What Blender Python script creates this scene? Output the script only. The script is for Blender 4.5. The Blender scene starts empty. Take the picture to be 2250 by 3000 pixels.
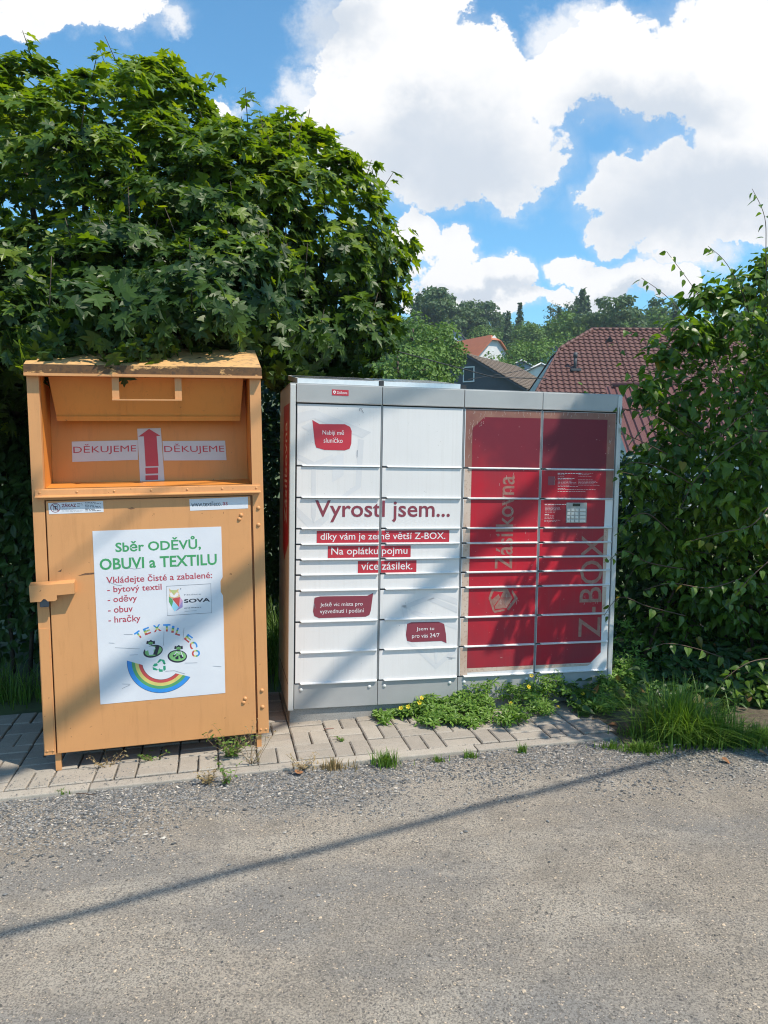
import bpy, bmesh, math, random
import numpy as np
from mathutils import Vector, Matrix, noise as mnoise

rng = np.random.default_rng(7)
random.seed(7)
R = math.radians
scene = bpy.context.scene
COL = scene.collection

# ------------------------------------------------------------------ camera
CAMZ = 1.60
PITCH, ROLL, FPX = .0727, .0165, 2250.0
FWD = np.array([0, math.cos(PITCH), -math.sin(PITCH)])
UP0 = np.array([0, math.sin(PITCH), math.cos(PITCH)])
RT0 = np.array([1.0, 0, 0])
RT = RT0 * math.cos(ROLL) + UP0 * math.sin(ROLL)
UP = -RT0 * math.sin(ROLL) + UP0 * math.cos(ROLL)
CAM = np.array([0, 0, CAMZ])
cam = bpy.data.cameras.new('camera')
cam.sensor_fit = 'VERTICAL'; cam.sensor_height = 36; cam.lens = 27.0
cam.clip_start = .05; cam.clip_end = 3000
camo = bpy.data.objects.new('camera', cam); COL.objects.link(camo)
M = Matrix.Identity(4)
for i in range(3):
    M[i][0] = RT[i]; M[i][1] = UP[i]; M[i][2] = -FWD[i]; M[i][3] = CAM[i]
camo.matrix_world = M
scene.camera = camo
K = 2250 / 1659.0                       # pixels of my measuring picture to the photograph's pixels

def ray(X, Y):
    return FWD + RT * (X - 1125) / FPX + UP * (1500 - Y) / FPX
def at(x, y, depth):                    # the point at that distance ahead along a sight line (measuring px)
    d = ray(x * K, y * K); return CAM + d * (depth / d[1])
def gz(x, y=0):                         # lie of the ground near the boxes
    x = max(-9, min(9, x)); return .025 * x + .014 * min(0, x + .6)
def gnd(x, y, h=0):
    d = ray(x * K, y * K); t = (-CAMZ + h) / (d[2] - .025 * d[0]); return CAM + d * t

# ------------------------------------------------------------------ sun
SUN = np.array([.858 * .559, -.514 * .559, .829]); SUN /= np.linalg.norm(SUN)

# ------------------------------------------------------------------ helpers
def link(o, parent=None):
    COL.objects.link(o)
    if parent is not None: o.parent = parent
    return o
def tag(o, label=None, cat=None, group=None, kind=None):
    if label: o['label'] = label
    if cat: o['category'] = cat
    if group: o['group'] = group
    if kind: o['kind'] = kind
    return o
def empty(name, loc, mat=None):
    o = bpy.data.objects.new(name, None); COL.objects.link(o)
    o.empty_display_size = .1
    if mat is not None: o.matrix_world = mat
    else: o.location = loc
    return o

class MB:
    """collects faces, builds one mesh object"""
    def __init__(s): s.v = []; s.f = []; s.m = []; s.n = 0; s.smooth = []
    def add(s, verts, faces, mi=0, smooth=False):
        b = len(s.v)
        s.v.extend([tuple(map(float, q)) for q in verts])
        for f in faces:
            s.f.append([i + b for i in f]); s.m.append(mi); s.smooth.append(smooth)
    def box(s, x0, x1, y0, y1, z0, z1, mi=0, bev=0):
        if bev > 0:
            bm = bmesh.new(); bmesh.ops.create_cube(bm, size=1)
            for v in bm.verts:
                v.co = ((x0 + x1) / 2 + v.co.x * (x1 - x0), (y0 + y1) / 2 + v.co.y * (y1 - y0), (z0 + z1) / 2 + v.co.z * (z1 - z0))
            bmesh.ops.bevel(bm, geom=bm.edges[:], offset=bev, segments=2, affect='EDGES', profile=.6)
            bm.verts.index_update()
            s.add([v.co[:] for v in bm.verts], [[v.index for v in f.verts] for f in bm.faces], mi)
            bm.free(); return
        s.add([(x0, y0, z0), (x1, y0, z0), (x1, y1, z0), (x0, y1, z0), (x0, y0, z1), (x1, y0, z1), (x1, y1, z1), (x0, y1, z1)],
              [(0, 3, 2, 1), (4, 5, 6, 7), (0, 1, 5, 4), (1, 2, 6, 5), (2, 3, 7, 6), (3, 0, 4, 7)], mi)
    def prism(s, prof, x0, x1, mi=0):            # profile in (y,z), swept along x
        n = len(prof)
        s.add([(x0, y, z) for y, z in prof] + [(x1, y, z) for y, z in prof],
              [[i, (i + 1) % n, n + (i + 1) % n, n + i] for i in range(n)] + [list(range(n))[::-1], [n + i for i in range(n)]], mi)
    def plate(s, prof, y0, y1, mi=0):            # profile in (x,z), thick along y
        n = len(prof)
        s.add([(x, y0, z) for x, z in prof] + [(x, y1, z) for x, z in prof],
              [[i, n + i, n + (i + 1) % n, (i + 1) % n] for i in range(n)] + [list(range(n)), [n + i for i in range(n)][::-1]], mi)
    def tube(s, pts, r0, r1=None, sides=6, mi=0, cap=True):
        r1 = r0 if r1 is None else r1
        P = [np.array(p, float) for p in pts]; n = len(P); vs = []
        a = None
        for i, p in enumerate(P):
            d = P[min(i + 1, n - 1)] - P[max(i - 1, 0)]; d = d / (np.linalg.norm(d) + 1e-9)
            if a is None:
                a = np.cross(d, [0, 0, 1.0]) if abs(d[2]) < .9 else np.cross(d, [1.0, 0, 0])
            a = a - d * (a @ d); a /= np.linalg.norm(a) + 1e-9
            b = np.cross(d, a); r = r0 + (r1 - r0) * i / max(1, n - 1)
            for k in range(sides):
                t = 2 * math.pi * k / sides
                vs.append(p + r * (math.cos(t) * a + math.sin(t) * b))
        fs = [[i * sides + k, i * sides + (k + 1) % sides, (i + 1) * sides + (k + 1) % sides, (i + 1) * sides + k] for i in range(n - 1) for k in range(sides)]
        if cap: fs += [list(range(sides))[::-1], [(n - 1) * sides + k for k in range(sides)]]
        s.add(vs, fs, mi, True)
    def dome(s, c, r, h, axis='-y', mi=0, n=12):  # mushroom rivet head
        vs = []; rings = 4
        for j in range(rings):
            t = j / rings * math.pi / 2
            rr = r * math.cos(t); hh = h * math.sin(t)
            for k in range(n):
                q = 2 * math.pi * k / n
                vs.append((c[0] + rr * math.cos(q), c[1] - hh, c[2] + rr * math.sin(q)))
        vs.append((c[0], c[1] - h, c[2]))
        fs = [[j * n + k, j * n + (k + 1) % n, (j + 1) * n + (k + 1) % n, (j + 1) * n + k] for j in range(rings - 1) for k in range(n)]
        fs += [[(rings - 1) * n + k, (rings - 1) * n + (k + 1) % n, rings * n] for k in range(n)]
        s.add(vs, fs, mi, True)
    def build(s, name, mats, parent=None):
        me = bpy.data.meshes.new(name); me.from_pydata(s.v, [], s.f)
        if not isinstance(mats, (list, tuple)): mats = [mats]
        for m in mats: me.materials.append(m)
        me.polygons.foreach_set('material_index', s.m)
        me.polygons.foreach_set('use_smooth', s.smooth)
        me.update()
        return link(bpy.data.objects.new(name, me), parent)

def fast_mesh(name, V, F, mats, parent=None, mi=None, smooth=False, link_it=True):
    """V (n,3) array, F (m,k) array"""
    me = bpy.data.meshes.new(name)
    V = np.asarray(V, np.float32); F = np.asarray(F, np.int32); k = F.shape[1]
    me.vertices.add(len(V)); me.vertices.foreach_set('co', V.ravel())
    me.loops.add(F.size); me.loops.foreach_set('vertex_index', F.ravel())
    me.polygons.add(len(F)); me.polygons.foreach_set('loop_start', np.arange(0, F.size, k, dtype=np.int32))
    if not isinstance(mats, (list, tuple)): mats = [mats]
    for m in mats: me.materials.append(m)
    if mi is not None: me.polygons.foreach_set('material_index', np.asarray(mi, np.int32))
    me.polygons.foreach_set('use_smooth', np.full(len(F), smooth))
    me.update(calc_edges=True); me.validate()
    o = bpy.data.objects.new(name, me)
    return link(o, parent) if link_it else o

# ------------------------------------------------------------------ materials
def new_mat(name):
    m = bpy.data.materials.new(name); m.use_nodes = True
    nt = m.node_tree
    return m, nt, nt.nodes['Principled BSDF'], nt.nodes['Material Output']
def node(nt, t, **kw):
    n = nt.nodes.new(t)
    for k, v in kw.items():
        if hasattr(n, k) and k not in n.inputs: setattr(n, k, v)
        else: n.inputs[k].default_value = v
    return n
def ramp(nt, fac, stops):
    r = nt.nodes.new('ShaderNodeValToRGB'); e = r.color_ramp.elements
    while len(e) < len(stops): e.new(.5)
    for q, (p, c) in zip(e, stops):
        q.position = p; q.color = (*c, 1) if len(c) == 3 else c
    nt.links.new(fac, r.inputs[0]); return r.outputs[0]
def mixc(nt, fac, a, b, mode='MIX'):
    n = nt.nodes.new('ShaderNodeMix'); n.data_type = 'RGBA'; n.blend_type = mode
    for s, v in ((0, fac), (6, a), (7, b)):
        if isinstance(v, (int, float)): n.inputs[s].default_value = v
        elif isinstance(v, tuple): n.inputs[s].default_value = (*v, 1) if len(v) == 3 else v
        else: nt.links.new(v, n.inputs[s])
    return n.outputs[2]
def mth(nt, op, a, b=None, c=None, clamp=False):
    n = nt.nodes.new('ShaderNodeMath'); n.operation = op; n.use_clamp = clamp
    for i, v in enumerate((a, b, c)):
        if v is None: continue
        if isinstance(v, (int, float)): n.inputs[i].default_value = v
        else: nt.links.new(v, n.inputs[i])
    return n.outputs[0]
def noise_tex(nt, scale, detail=4, rough=.55, coord='Object', stretch=None, dist=0):
    tc = nt.nodes.new('ShaderNodeTexCoord'); out = tc.outputs[coord]
    if stretch:
        mp = nt.nodes.new('ShaderNodeMapping'); mp.inputs['Scale'].default_value = stretch
        nt.links.new(out, mp.inputs[0]); out = mp.outputs[0]
    n = node(nt, 'ShaderNodeTexNoise', Scale=scale, Detail=detail, Roughness=rough, Distortion=dist)
    nt.links.new(out, n.inputs['Vector']); return n.outputs[0]
def bump(nt, h, strength, dist, bsdf):
    b = node(nt, 'ShaderNodeBump', Strength=strength, Distance=dist)
    nt.links.new(h, b.inputs['Height']); nt.links.new(b.outputs[0], bsdf.inputs['Normal'])
def pm(name, c1, c2=None, scale=6, rough=.5, metal=0, bs=0, bd=.002, bscale=None, stretch=None, lo=.35, hi=.65, spec=None):
    m, nt, p, o = new_mat(name)
    if c2 is None: c2 = tuple(x * .88 for x in c1)
    f = noise_tex(nt, scale, 5, .6, stretch=stretch)
    nt.links.new(ramp(nt, f, [(lo, c1), (hi, c2)]), p.inputs['Base Color'])
    p.inputs['Roughness'].default_value = rough; p.inputs['Metallic'].default_value = metal
    if spec is not None: p.inputs['Specular IOR Level'].default_value = spec
    if bs:
        bump(nt, noise_tex(nt, bscale or scale * 4, 4, .6), bs, bd, p)
    return m
def leafmat(name, cols, rough=.42, trans=.32, tcol=None, spec=.4, ramp_pos=None):
    m, nt, p, o = new_mat(name)
    g = nt.nodes.new('ShaderNodeNewGeometry')
    n = len(cols)
    c = ramp(nt, g.outputs['Random Per Island'], [((i / (n - 1)) if not ramp_pos else ramp_pos[i], q) for i, q in enumerate(cols)])
    nt.links.new(c, p.inputs['Base Color'])
    p.inputs['Roughness'].default_value = rough; p.inputs['Specular IOR Level'].default_value = spec
    tr = nt.nodes.new('ShaderNodeBsdfTranslucent')
    tc = mixc(nt, 1.0, c, tcol or (1.9, 1.9, .55), 'MULTIPLY'); nt.links.new(tc, tr.inputs[0])
    mx = nt.nodes.new('ShaderNodeMixShader'); mx.inputs[0].default_value = trans
    nt.links.new(p.outputs[0], mx.inputs[1]); nt.links.new(tr.outputs[0], mx.inputs[2])
    nt.links.new(mx.outputs[0], o.inputs[0])
    return m

def paint_mat(name, base, dark, rough=.42):
    """sheet steel paint: slight mottling, streaks of dirt, tiny chips"""
    m, nt, p, o = new_mat(name)
    f = noise_tex(nt, 3.0, 4, .6)
    c = ramp(nt, f, [(.3, base), (.75, tuple(x * .90 for x in base))])
    st = noise_tex(nt, 9, 5, .7, stretch=(3.2, 3.2, .35))
    c = mixc(nt, mth(nt, 'MULTIPLY', ramp(nt, st, [(.52, (0, 0, 0)), (.78, (1, 1, 1))]), .36), c, dark)
    sp = noise_tex(nt, 42, 2, .5)
    c = mixc(nt, mth(nt, 'MULTIPLY', ramp(nt, sp, [(.73, (0, 0, 0)), (.77, (1, 1, 1))]), .7), c, tuple(x * .45 for x in dark))
    nt.links.new(c, p.inputs['Base Color'])
    nt.links.new(ramp(nt, f, [(.3, (rough - .05,) * 3), (.7, (rough + .12,) * 3)]), p.inputs['Roughness'])
    bump(nt, noise_tex(nt, 1.8, 4, .5), .22, .02, p)
    return m

ORANGE = (.61, .295, .115)
M_or = paint_mat('orange_paint', ORANGE, (.34, .15, .05))
M_or2 = paint_mat('orange_paint_bounce', (.66, .25, .045), (.31, .13, .03))  # deeper orange: light bounced between the inner walls put into the colour
def roof_paint():
    m, nt, p, o = new_mat('weathered_roof_paint')
    n1 = noise_tex(nt, 7, 6, .7); n2 = noise_tex(nt, 30, 4, .65)
    c = ramp(nt, n2, [(.3, (.62, .36, .14)), (.7, (.50, .30, .13))])
    c = mixc(nt, ramp(nt, n2, [(.52, (0, 0, 0)), (.70, (.75, .75, .75))]), c, (.20, .13, .075))
    nt.links.new(c, p.inputs['Base Color']); p.inputs['Roughness'].default_value = .65
    return m
def rust_paint():
    m, nt, p, o = new_mat('rusty_lip_paint')
    n1 = noise_tex(nt, 5.5, 7, .75, stretch=(1, 1, 2.4)); n2 = noise_tex(nt, 26, 4, .6)
    mixd = mth(nt, 'ADD', mth(nt, 'MULTIPLY', n1, .8), mth(nt, 'MULTIPLY', n2, .25))
    f = ramp(nt, mixd, [(.43, (0, 0, 0)), (.475, (1, 1, 1))])
    rust = ramp(nt, n2, [(.3, (.050, .026, .014)), (.55, (.125, .062, .022)), (.75, (.030, .025, .022))])
    nt.links.new(mixc(nt, f, (.58, .32, .12), rust), p.inputs['Base Color'])
    p.inputs['Roughness'].default_value = .75
    bump(nt, mixd, .5, .004, p)
    return m
M_roof = roof_paint(); M_rust = rust_paint()
M_steel = pm('bare_steel', (.36, .36, .355), (.30, .30, .30), 20, .35, .4)
M_alu = pm('brushed_aluminium', (.80, .80, .80), (.72, .73, .74), 30, .34, .35)
M_grey = pm('grey_cabinet_paint', (.40, .405, .40), (.35, .355, .355), 3, .40, .15)
M_greyL = pm('pale_cabinet_edge', (.56, .57, .56), (.50, .51, .50), 5, .38, .15)
M_seam = pm('dark_seam', (.055, .058, .065), None, 5, .6)
M_mull = pm('steel_mullion', (.24, .25, .26), (.19, .20, .21), 12, .4, .3)
M_plast = pm('dark_plastic', (.03, .032, .036), None, 9, .5)
M_knob = pm('knob_plastic', (.60, .61, .60), None, 9, .35)
def door_white():
    m, nt, p, o = new_mat('white_door_film')
    st = noise_tex(nt, 14, 6, .7, stretch=(4, 4, .12)); f = noise_tex(nt, 2, 3, .5)
    c = ramp(nt, f, [(.3, (.70, .69, .685)), (.7, (.645, .638, .635))])
    c = mixc(nt, mth(nt, 'MULTIPLY', ramp(nt, st, [(.5, (0, 0, 0)), (.8, (1, 1, 1))]), .35), c, (.52, .50, .47))
    sp = noise_tex(nt, 60, 2, .5)
    c = mixc(nt, mth(nt, 'MULTIPLY', ramp(nt, sp, [(.735, (0, 0, 0)), (.76, (1, 1, 1))]), .5), c, (.3, .28, .25))
    nt.links.new(c, p.inputs['Base Color']); p.inputs['Roughness'].default_value = .32
    return m
M_white = door_white()
def red_film():
    m, nt, p, o = new_mat('faded_red_film')
    a = noise_tex(nt, 1.7, 4, .55, dist=.4); st = noise_tex(nt, 16, 5, .7, stretch=(3.5, 3.5, .15))
    c = ramp(nt, a, [(.42, (.43, .013, .028)), (.68, (.24, .028, .040))])
    c = mixc(nt, mth(nt, 'MULTIPLY', ramp(nt, st, [(.52, (0, 0, 0)), (.8, (1, 1, 1))]), .28), c, (.22, .07, .075))
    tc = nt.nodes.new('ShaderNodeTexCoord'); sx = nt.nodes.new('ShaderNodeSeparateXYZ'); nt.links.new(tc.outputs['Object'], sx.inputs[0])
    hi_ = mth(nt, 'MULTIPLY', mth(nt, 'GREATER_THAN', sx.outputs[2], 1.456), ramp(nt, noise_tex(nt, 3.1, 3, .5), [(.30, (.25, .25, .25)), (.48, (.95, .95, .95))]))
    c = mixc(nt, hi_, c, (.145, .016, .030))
    sp = noise_tex(nt, 55, 2, .5)
    c = mixc(nt, mth(nt, 'MULTIPLY', ramp(nt, sp, [(.73, (0, 0, 0)), (.75, (1, 1, 1))]), .45), c, (.55, .35, .33))
    nt.links.new(c, p.inputs['Base Color']); p.inputs['Roughness'].default_value = .42; p.inputs['Specular IOR Level'].default_value = .3
    bump(nt, noise_tex(nt, 120, 3, .5), .06, .002, p)
    return m
M_redfilm = red_film()
def beige_film():
    m, nt, p, o = new_mat('yellowed_adhesive_film')
    a = noise_tex(nt, 6, 5, .6, stretch=(1, 1, .6)); b = noise_tex(nt, 70, 3, .6)
    c = ramp(nt, a, [(.38, (.55, .44, .36)), (.62, (.48, .345, .265))])
    c = mixc(nt, mth(nt, 'MULTIPLY', ramp(nt, b, [(.55, (0, 0, 0)), (.7, (1, 1, 1))]), .6), c, (.25, .13, .08))
    nt.links.new(c, p.inputs['Base Color']); p.inputs['Roughness'].default_value = .5
    return m
M_beige = beige_film()
M_brown = pm('browned_film', (.19, .070, .055), (.28, .14, .10), 7, .42, lo=.3, hi=.7)
M_ghost = pm('pale_grey_print', (.635, .64, .655), None, 3, .34)
M_letter = pm('faded_letter_film', (.31, .175, .135), (.25, .11, .09), 40, .5)
M_crackle = pm('film_crackle', (.50, .42, .38), (.30, .20, .18), 50, .5)
M_red = pm('red_print', (.46, .026, .045), (.42, .026, .042), 3, .36)
M_maroon = pm('maroon_print', (.225, .042, .064), None, 3, .36)
M_print = pm('white_print', (.76, .75, .76), None, 3, .38)
M_sticker = pm('white_sticker', (.66, .68, .72), (.60, .62, .67), 3, .3)
M_stk2 = pm('aged_sticker', (.60, .55, .55), (.54, .50, .50), 4, .4)
M_green = pm('green_print', (.045, .27, .10), (.06, .30, .12), 40, .4)
M_pink = pm('red_brown_print', (.42, .055, .085), None, 20, .4)
M_redarr = pm('red_arrow_print', (.50, .030, .040), None, 10, .4)
M_blk = pm('black_print', (.022, .026, .045), None, 20, .4)
M_gry = pm('grey_print', (.22, .24, .28), None, 20, .4)
M_blue = pm('blue_print', (.035, .26, .68), None, 20, .4)
M_bgrn = pm('rainbow_green', (.09, .33, .13), None, 20, .4)
M_yel = pm('rainbow_yellow', (.62, .55, .17), None, 20, .4)
M_rred = pm('rainbow_red', (.52, .075, .075), None, 20, .4)
M_lgrn = pm('bag_green', (.20, .46, .17), None, 20, .4)
M_recy = pm('recycling_green', (.02, .30, .17), None, 20, .4)
M_sky = pm('owl_blue', (.28, .58, .74), None, 20, .4)
M_vio = pm('owl_violet', (.30, .24, .48), None, 20, .4)
M_tan = pm('owl_tan', (.66, .46, .24), None, 20, .4)
M_lpink = pm('owl_pink', (.55, .30, .46), None, 20, .4)
M_olive = pm('owl_green', (.42, .50, .20), None, 20, .4)
def concrete(name, c1, c2, scale=9):
    m, nt, p, o = new_mat(name)
    a = noise_tex(nt, scale, 6, .65); b = noise_tex(nt, 160, 3, .6)
    c = ramp(nt, a, [(.3, c1), (.7, c2)])
    c = mixc(nt, mth(nt, 'MULTIPLY', ramp(nt, b, [(.35, (1, 1, 1)), (.5, (0, 0, 0))]), .5), c, tuple(x * .55 for x in c2))
    g = nt.nodes.new('ShaderNodeNewGeometry')
    c = mixc(nt, 1.0, c, ramp(nt, g.outputs['Random Per Island'], [(0, (.88, .87, .86)), (1, (1.09, 1.08, 1.06))]), 'MULTIPLY')
    nt.links.new(c, p.inputs['Base Color']); p.inputs['Roughness'].default_value = .9
    bump(nt, b, .35, .003, p)
    return m
M_paver = concrete('paver_concrete', (.35, .315, .27), (.285, .26, .222))
M_kerb = concrete('kerb_concrete', (.40, .365, .315), (.31, .285, .245))
M_base = concrete('plinth_concrete', (.33, .325, .31), (.25, .245, .235))
M_bark = pm('bark', (.10, .075, .055), (.05, .04, .032), 14, .9, bs=.6, bd=.02)
M_twig = pm('twig_bark', (.11, .06, .04), (.07, .045, .03), 20, .7)

# ------------------------------------------------------------------ lettering
_tc = {}
def text_polys(s, bold=0.0, sp=1.0):
    key = (s, bold, sp)
    if key not in _tc:
        cu = bpy.data.curves.new('t', 'FONT'); cu.body = s; cu.offset = bold; cu.resolution_u = 3; cu.space_character = sp
        ob = bpy.data.objects.new('t', cu); COL.objects.link(ob)
        dg = bpy.context.evaluated_depsgraph_get()
        me = bpy.data.meshes.new_from_object(ob.evaluated_get(dg))
        V = np.array([v.co[:2] for v in me.vertices]) if len(me.vertices) else np.zeros((0, 2))
        F = [list(p.vertices) for p in me.polygons]
        bpy.data.objects.remove(ob); bpy.data.curves.remove(cu); bpy.data.meshes.remove(me)
        _tc[key] = (V, F)
    V, F = _tc[key]
    return V.copy(), F
def fit_text(s, x0, z0, x1, z1, bold=0.0, sp=1.0, rot=0):
    """lettering stretched to that rectangle (rot=90: reads upwards)"""
    V, F = text_polys(s, bold, sp)
    a = V.min(0); b = V.max(0); T = (V - a) / (b - a)
    if rot == 90:
        T = np.stack([1 - T[:, 1], T[:, 0]], 1)
    return T * [x1 - x0, z1 - z0] + [x0, z0], F
def poly2(pts): return np.array(pts, float), [list(range(len(pts)))]
def ell(cx, cz, rx, rz, n=28, rot=0):
    t = np.linspace(0, 2 * math.pi, n, endpoint=False); x = rx * np.cos(t); z = rz * np.sin(t)
    return poly2(np.stack([cx + x * math.cos(rot) - z * math.sin(rot), cz + x * math.sin(rot) + z * math.cos(rot)], 1))
def ring2(cx, cz, r0, r1, a0=0, a1=360, n=40):
    t = np.radians(np.linspace(a0, a1, n + 1)); V = []; F = []
    for q in t: V += [(cx + r0 * math.cos(q), cz + r0 * math.sin(q)), (cx + r1 * math.cos(q), cz + r1 * math.sin(q))]
    for i in range(n): F.append([2 * i, 2 * i + 1, 2 * i + 3, 2 * i + 2])
    return np.array(V), F
def rect2(x0, z0, x1, z1): return poly2([(x0, z0), (x1, z0), (x1, z1), (x0, z1)])
def band2(pts, w, closed=False):
    """a flat stroke along points"""
    P = [np.array(q, float) for q in pts]; n = len(P); V = []; F = []
    idx = range(n)
    for i in idx:
        a = P[i - 1] if (i or closed) else P[i]; b = P[(i + 1) % n] if (i < n - 1 or closed) else P[i]
        d = b - a; d /= np.linalg.norm(d) + 1e-9; nn = np.array([-d[1], d[0]])
        V += [P[i] + nn * w / 2, P[i] - nn * w / 2]
    m = n if closed else n - 1
    for i in range(m):
        j = (i + 1) % n; F.append([2 * i, 2 * i + 1, 2 * j + 1, 2 * j])
    return np.array(V), F
def lines2(x0, z0, x1, z1, rows, seed, h):
    """rows of illegible small print: thin broken strokes"""
    r = random.Random(seed); out = []
    for i in range(rows):
        z = z1 - (z1 - z0) * i / max(1, rows - 1); x = x0; end = x0 + (x1 - x0) * r.uniform(.55, 1)
        while x < end:
            w = r.uniform(.006, .02); out.append(rect2(x, z - h / 2, min(x + w, end), z + h / 2)); x += w + .004
    return out

def lay(prints, mats, name, parent, yoff=0.0, clip=None):
    """prints: list of ((V,F), material, proud distance). One mesh, facing -y, cut to the clip rectangle."""
    bm = bmesh.new(); used = []
    for (V, F), m, d in prints:
        if clip is not None and (V[:, 0].max() < clip[0] or V[:, 0].min() > clip[2] or V[:, 1].max() < clip[1] or V[:, 1].min() > clip[3]): continue
        if m not in used: used.append(m)
        vs = [bm.verts.new((q[0], -yoff - d, q[1])) for q in V]
        for f in F:
            try:
                fc = bm.faces.new([vs[i] for i in f]); fc.material_index = used.index(m)
            except ValueError: pass
    if clip is not None and len(bm.faces):
        for co, no in (((clip[0], 0, 0), (-1, 0, 0)), ((clip[2], 0, 0), (1, 0, 0)), ((0, 0, clip[1]), (0, 0, -1)), ((0, 0, clip[3]), (0, 0, 1))):
            bmesh.ops.bisect_plane(bm, geom=bm.verts[:] + bm.edges[:] + bm.faces[:], plane_co=co, plane_no=no, clear_outer=True)
    if not len(bm.faces): bm.free(); return None
    bm.normal_update()
    for f in bm.faces:
        if f.normal.y > 0: f.normal_flip()
    me = bpy.data.meshes.new(name); bm.to_mesh(me); bm.free()
    for m in used: me.materials.append(m)
    return link(bpy.data.objects.new(name, me), parent)

def frame(o, yaw, t=0):
    Mx = Matrix.Rotation(yaw, 4, 'Z') @ Matrix.Rotation(-t, 4, 'Y'); Mx.translation = o; return Mx
def onplane(Mx):
    inv = np.array(Mx.inverted()); 
    def f(X, Y, y=0.0):
        o = inv @ np.array([*CAM, 1]); d = inv[:3, :3] @ ray(X, Y); t = (y - o[1]) / d[1]; p = o[:3] + d * t
        return float(p[0]), float(p[2])
    return f

# ------------------------------------------------------------------ clothes bank
BINM = frame((-1.7272, 3.8502, -1.5662 + CAMZ), .2539, .0286)
binp = onplane(BINM)
def build_bin():
    root = empty('clothing_bank', None, BINM)
    tag(root, 'orange sheet metal clothes collection container with rusty roof lip and large white poster', 'clothing bank')
    W, H, D = 1.15, 1.935, 1.10
    b = MB()                                            # carcass
    b.box(.0, .056, 0, .045, .0, 1.935)                  # left front post
    b.box(1.092, 1.150, 0, .045, .0, 1.935)              # right front post
    b.box(.0, .012, .045, D, .0, 1.98)                   # left side sheet
    b.box(1.138, 1.150, .045, D, .0, 1.98)               # right side sheet
    b.box(.012, 1.138, D - .012, D, .0, 2.15)            # back sheet
    b.box(.012, 1.138, .05, D - .012, .0, .012)          # floor
    b.box(.056, 1.092, 0, .03, 1.316, 1.372)             # cross rail under the opening
    b.box(.056, 1.092, .03, .045, .012, 1.316)           # sheet behind the door gap
    b.box(.004, .050, -.003, 0, .02, .662)               # cover strip on the left post
    b.build('body', M_or, root)
    c = MB()                                            # chute: shelf, cheeks, slanting back
    c.add([(.058, .03, 1.374), (1.090, .03, 1.374), (1.090, .26, 1.392), (.058, .26, 1.392)], [(0, 1, 2, 3)])
    c.add([(.058, .26, 1.392), (1.090, .26, 1.392), (1.090, .31, 1.945), (.058, .31, 1.945)], [(0, 1, 2, 3)])
    for x, s in ((.057, 1), (1.091, -1)):
        c.add([(x, .045, 1.374), (x, .275, 1.374), (x, .315, 1.90), (x, .22, 1.945), (x, .045, 1.945)], [(0, 1, 2, 3, 4) if s < 0 else (4, 3, 2, 1, 0)])
    c.add([(.012, .05, 1.946), (1.138, .05, 1.946), (1.138, .6, 1.95), (.012, .6, 1.95)], [(3, 2, 1, 0)])
    c.build('chute', M_or2, root)
    fl = MB()                                           # tipping flap with folded rim and handle battens
    def fy(z): return .10 + (1.94 - z) * .36
    fl.add([(.085, fy(1.94), 1.94), (1.066, fy(1.94), 1.94), (1.050, fy(1.745), 1.745), (.105, fy(1.745), 1.745)], [(3, 2, 1, 0)])
    fl.add([(.105, fy(1.745), 1.745), (1.05, fy(1.745), 1.745), (1.05, fy(1.745) - .006, 1.742), (.105, fy(1.745) - .006, 1.742)], [(3, 2, 1, 0)])
    fl.add([(.105, fy(1.745) - .006, 1.742), (1.05, fy(1.745) - .006, 1.742), (1.048, fy(1.72) - .006, 1.718), (.108, fy(1.72) - .006, 1.718)], [(3, 2, 1, 0)])
    fl.add([(.108, fy(1.72) - .006, 1.718), (1.048, fy(1.72) - .006, 1.718), (1.048, fy(1.72) + .05, 1.722), (.108, fy(1.72) + .05, 1.722)], [(3, 2, 1, 0)])
    for x0 in (.425, .70):
        x1 = x0 + .028
        fl.add([(x0, fy(1.935) - .004, 1.935), (x1, fy(1.935) - .004, 1.935), (x1, fy(1.748) - .004, 1.748), (x0, fy(1.748) - .004, 1.748)], [(3, 2, 1, 0)])
    fl.build('flap', M_or2, root)
    h = MB()
    for x0 in (.400, .708):
        h.box(x0, x0 + .034, -.008, -.003, 1.822, 1.931); h.box(x0, x0 + .034, -.003, .13, 1.926, 1.931)
    h.box(.400, .742, -.024, .0, 1.814, 1.821)
    h.build('flap_handle', M_or, root)
    l = MB()                                            # folded ledge with its bright lower flange
    l.prism([(0, 1.370), (-.012, 1.366), (-.014, 1.340), (-.036, 1.333), (-.036, 1.329), (0, 1.331)], .017, 1.134)
    lg = l.build('ledge', M_or, root)
    def bolts(name, pts, r_, h_, mat, parent):
        first = None
        for x, y, z in pts:
            if first is None:
                d_ = MB(); d_.dome((0, 0, 0), r_, h_); first = d_.build(name, mat, parent); first.location = (x, y, z)
            else:
                c_ = first.copy(); COL.objects.link(c_); c_.parent = parent; c_.location = (x, y, z)
    bolts('rivet', [(x, -.013, 1.354) for x in (.037, .213, .392, .573, .754, .933, 1.112)], .0065, .004, M_or, lg)
    # roof: sloping sheet and rust-eaten lip
    r = MB()
    x0, x1 = -.004, 1.152
    r.add([(x0, -.033, 1.988), (x1, -.033, 1.986), (x1, .33, 2.125), (x0, .33, 2.127), (x0, 1.12, 2.18), (x1, 1.12, 2.18)], [(0, 1, 2, 3), (3, 2, 5, 4)])
    r.add([(x0, -.029, 1.976), (x1, -.029, 1.974), (x1, .33, 2.113), (x0, .33, 2.115), (x0, 1.12, 2.168), (x1, 1.12, 2.168)], [(3, 2, 1, 0), (4, 5, 2, 3)])
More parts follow.
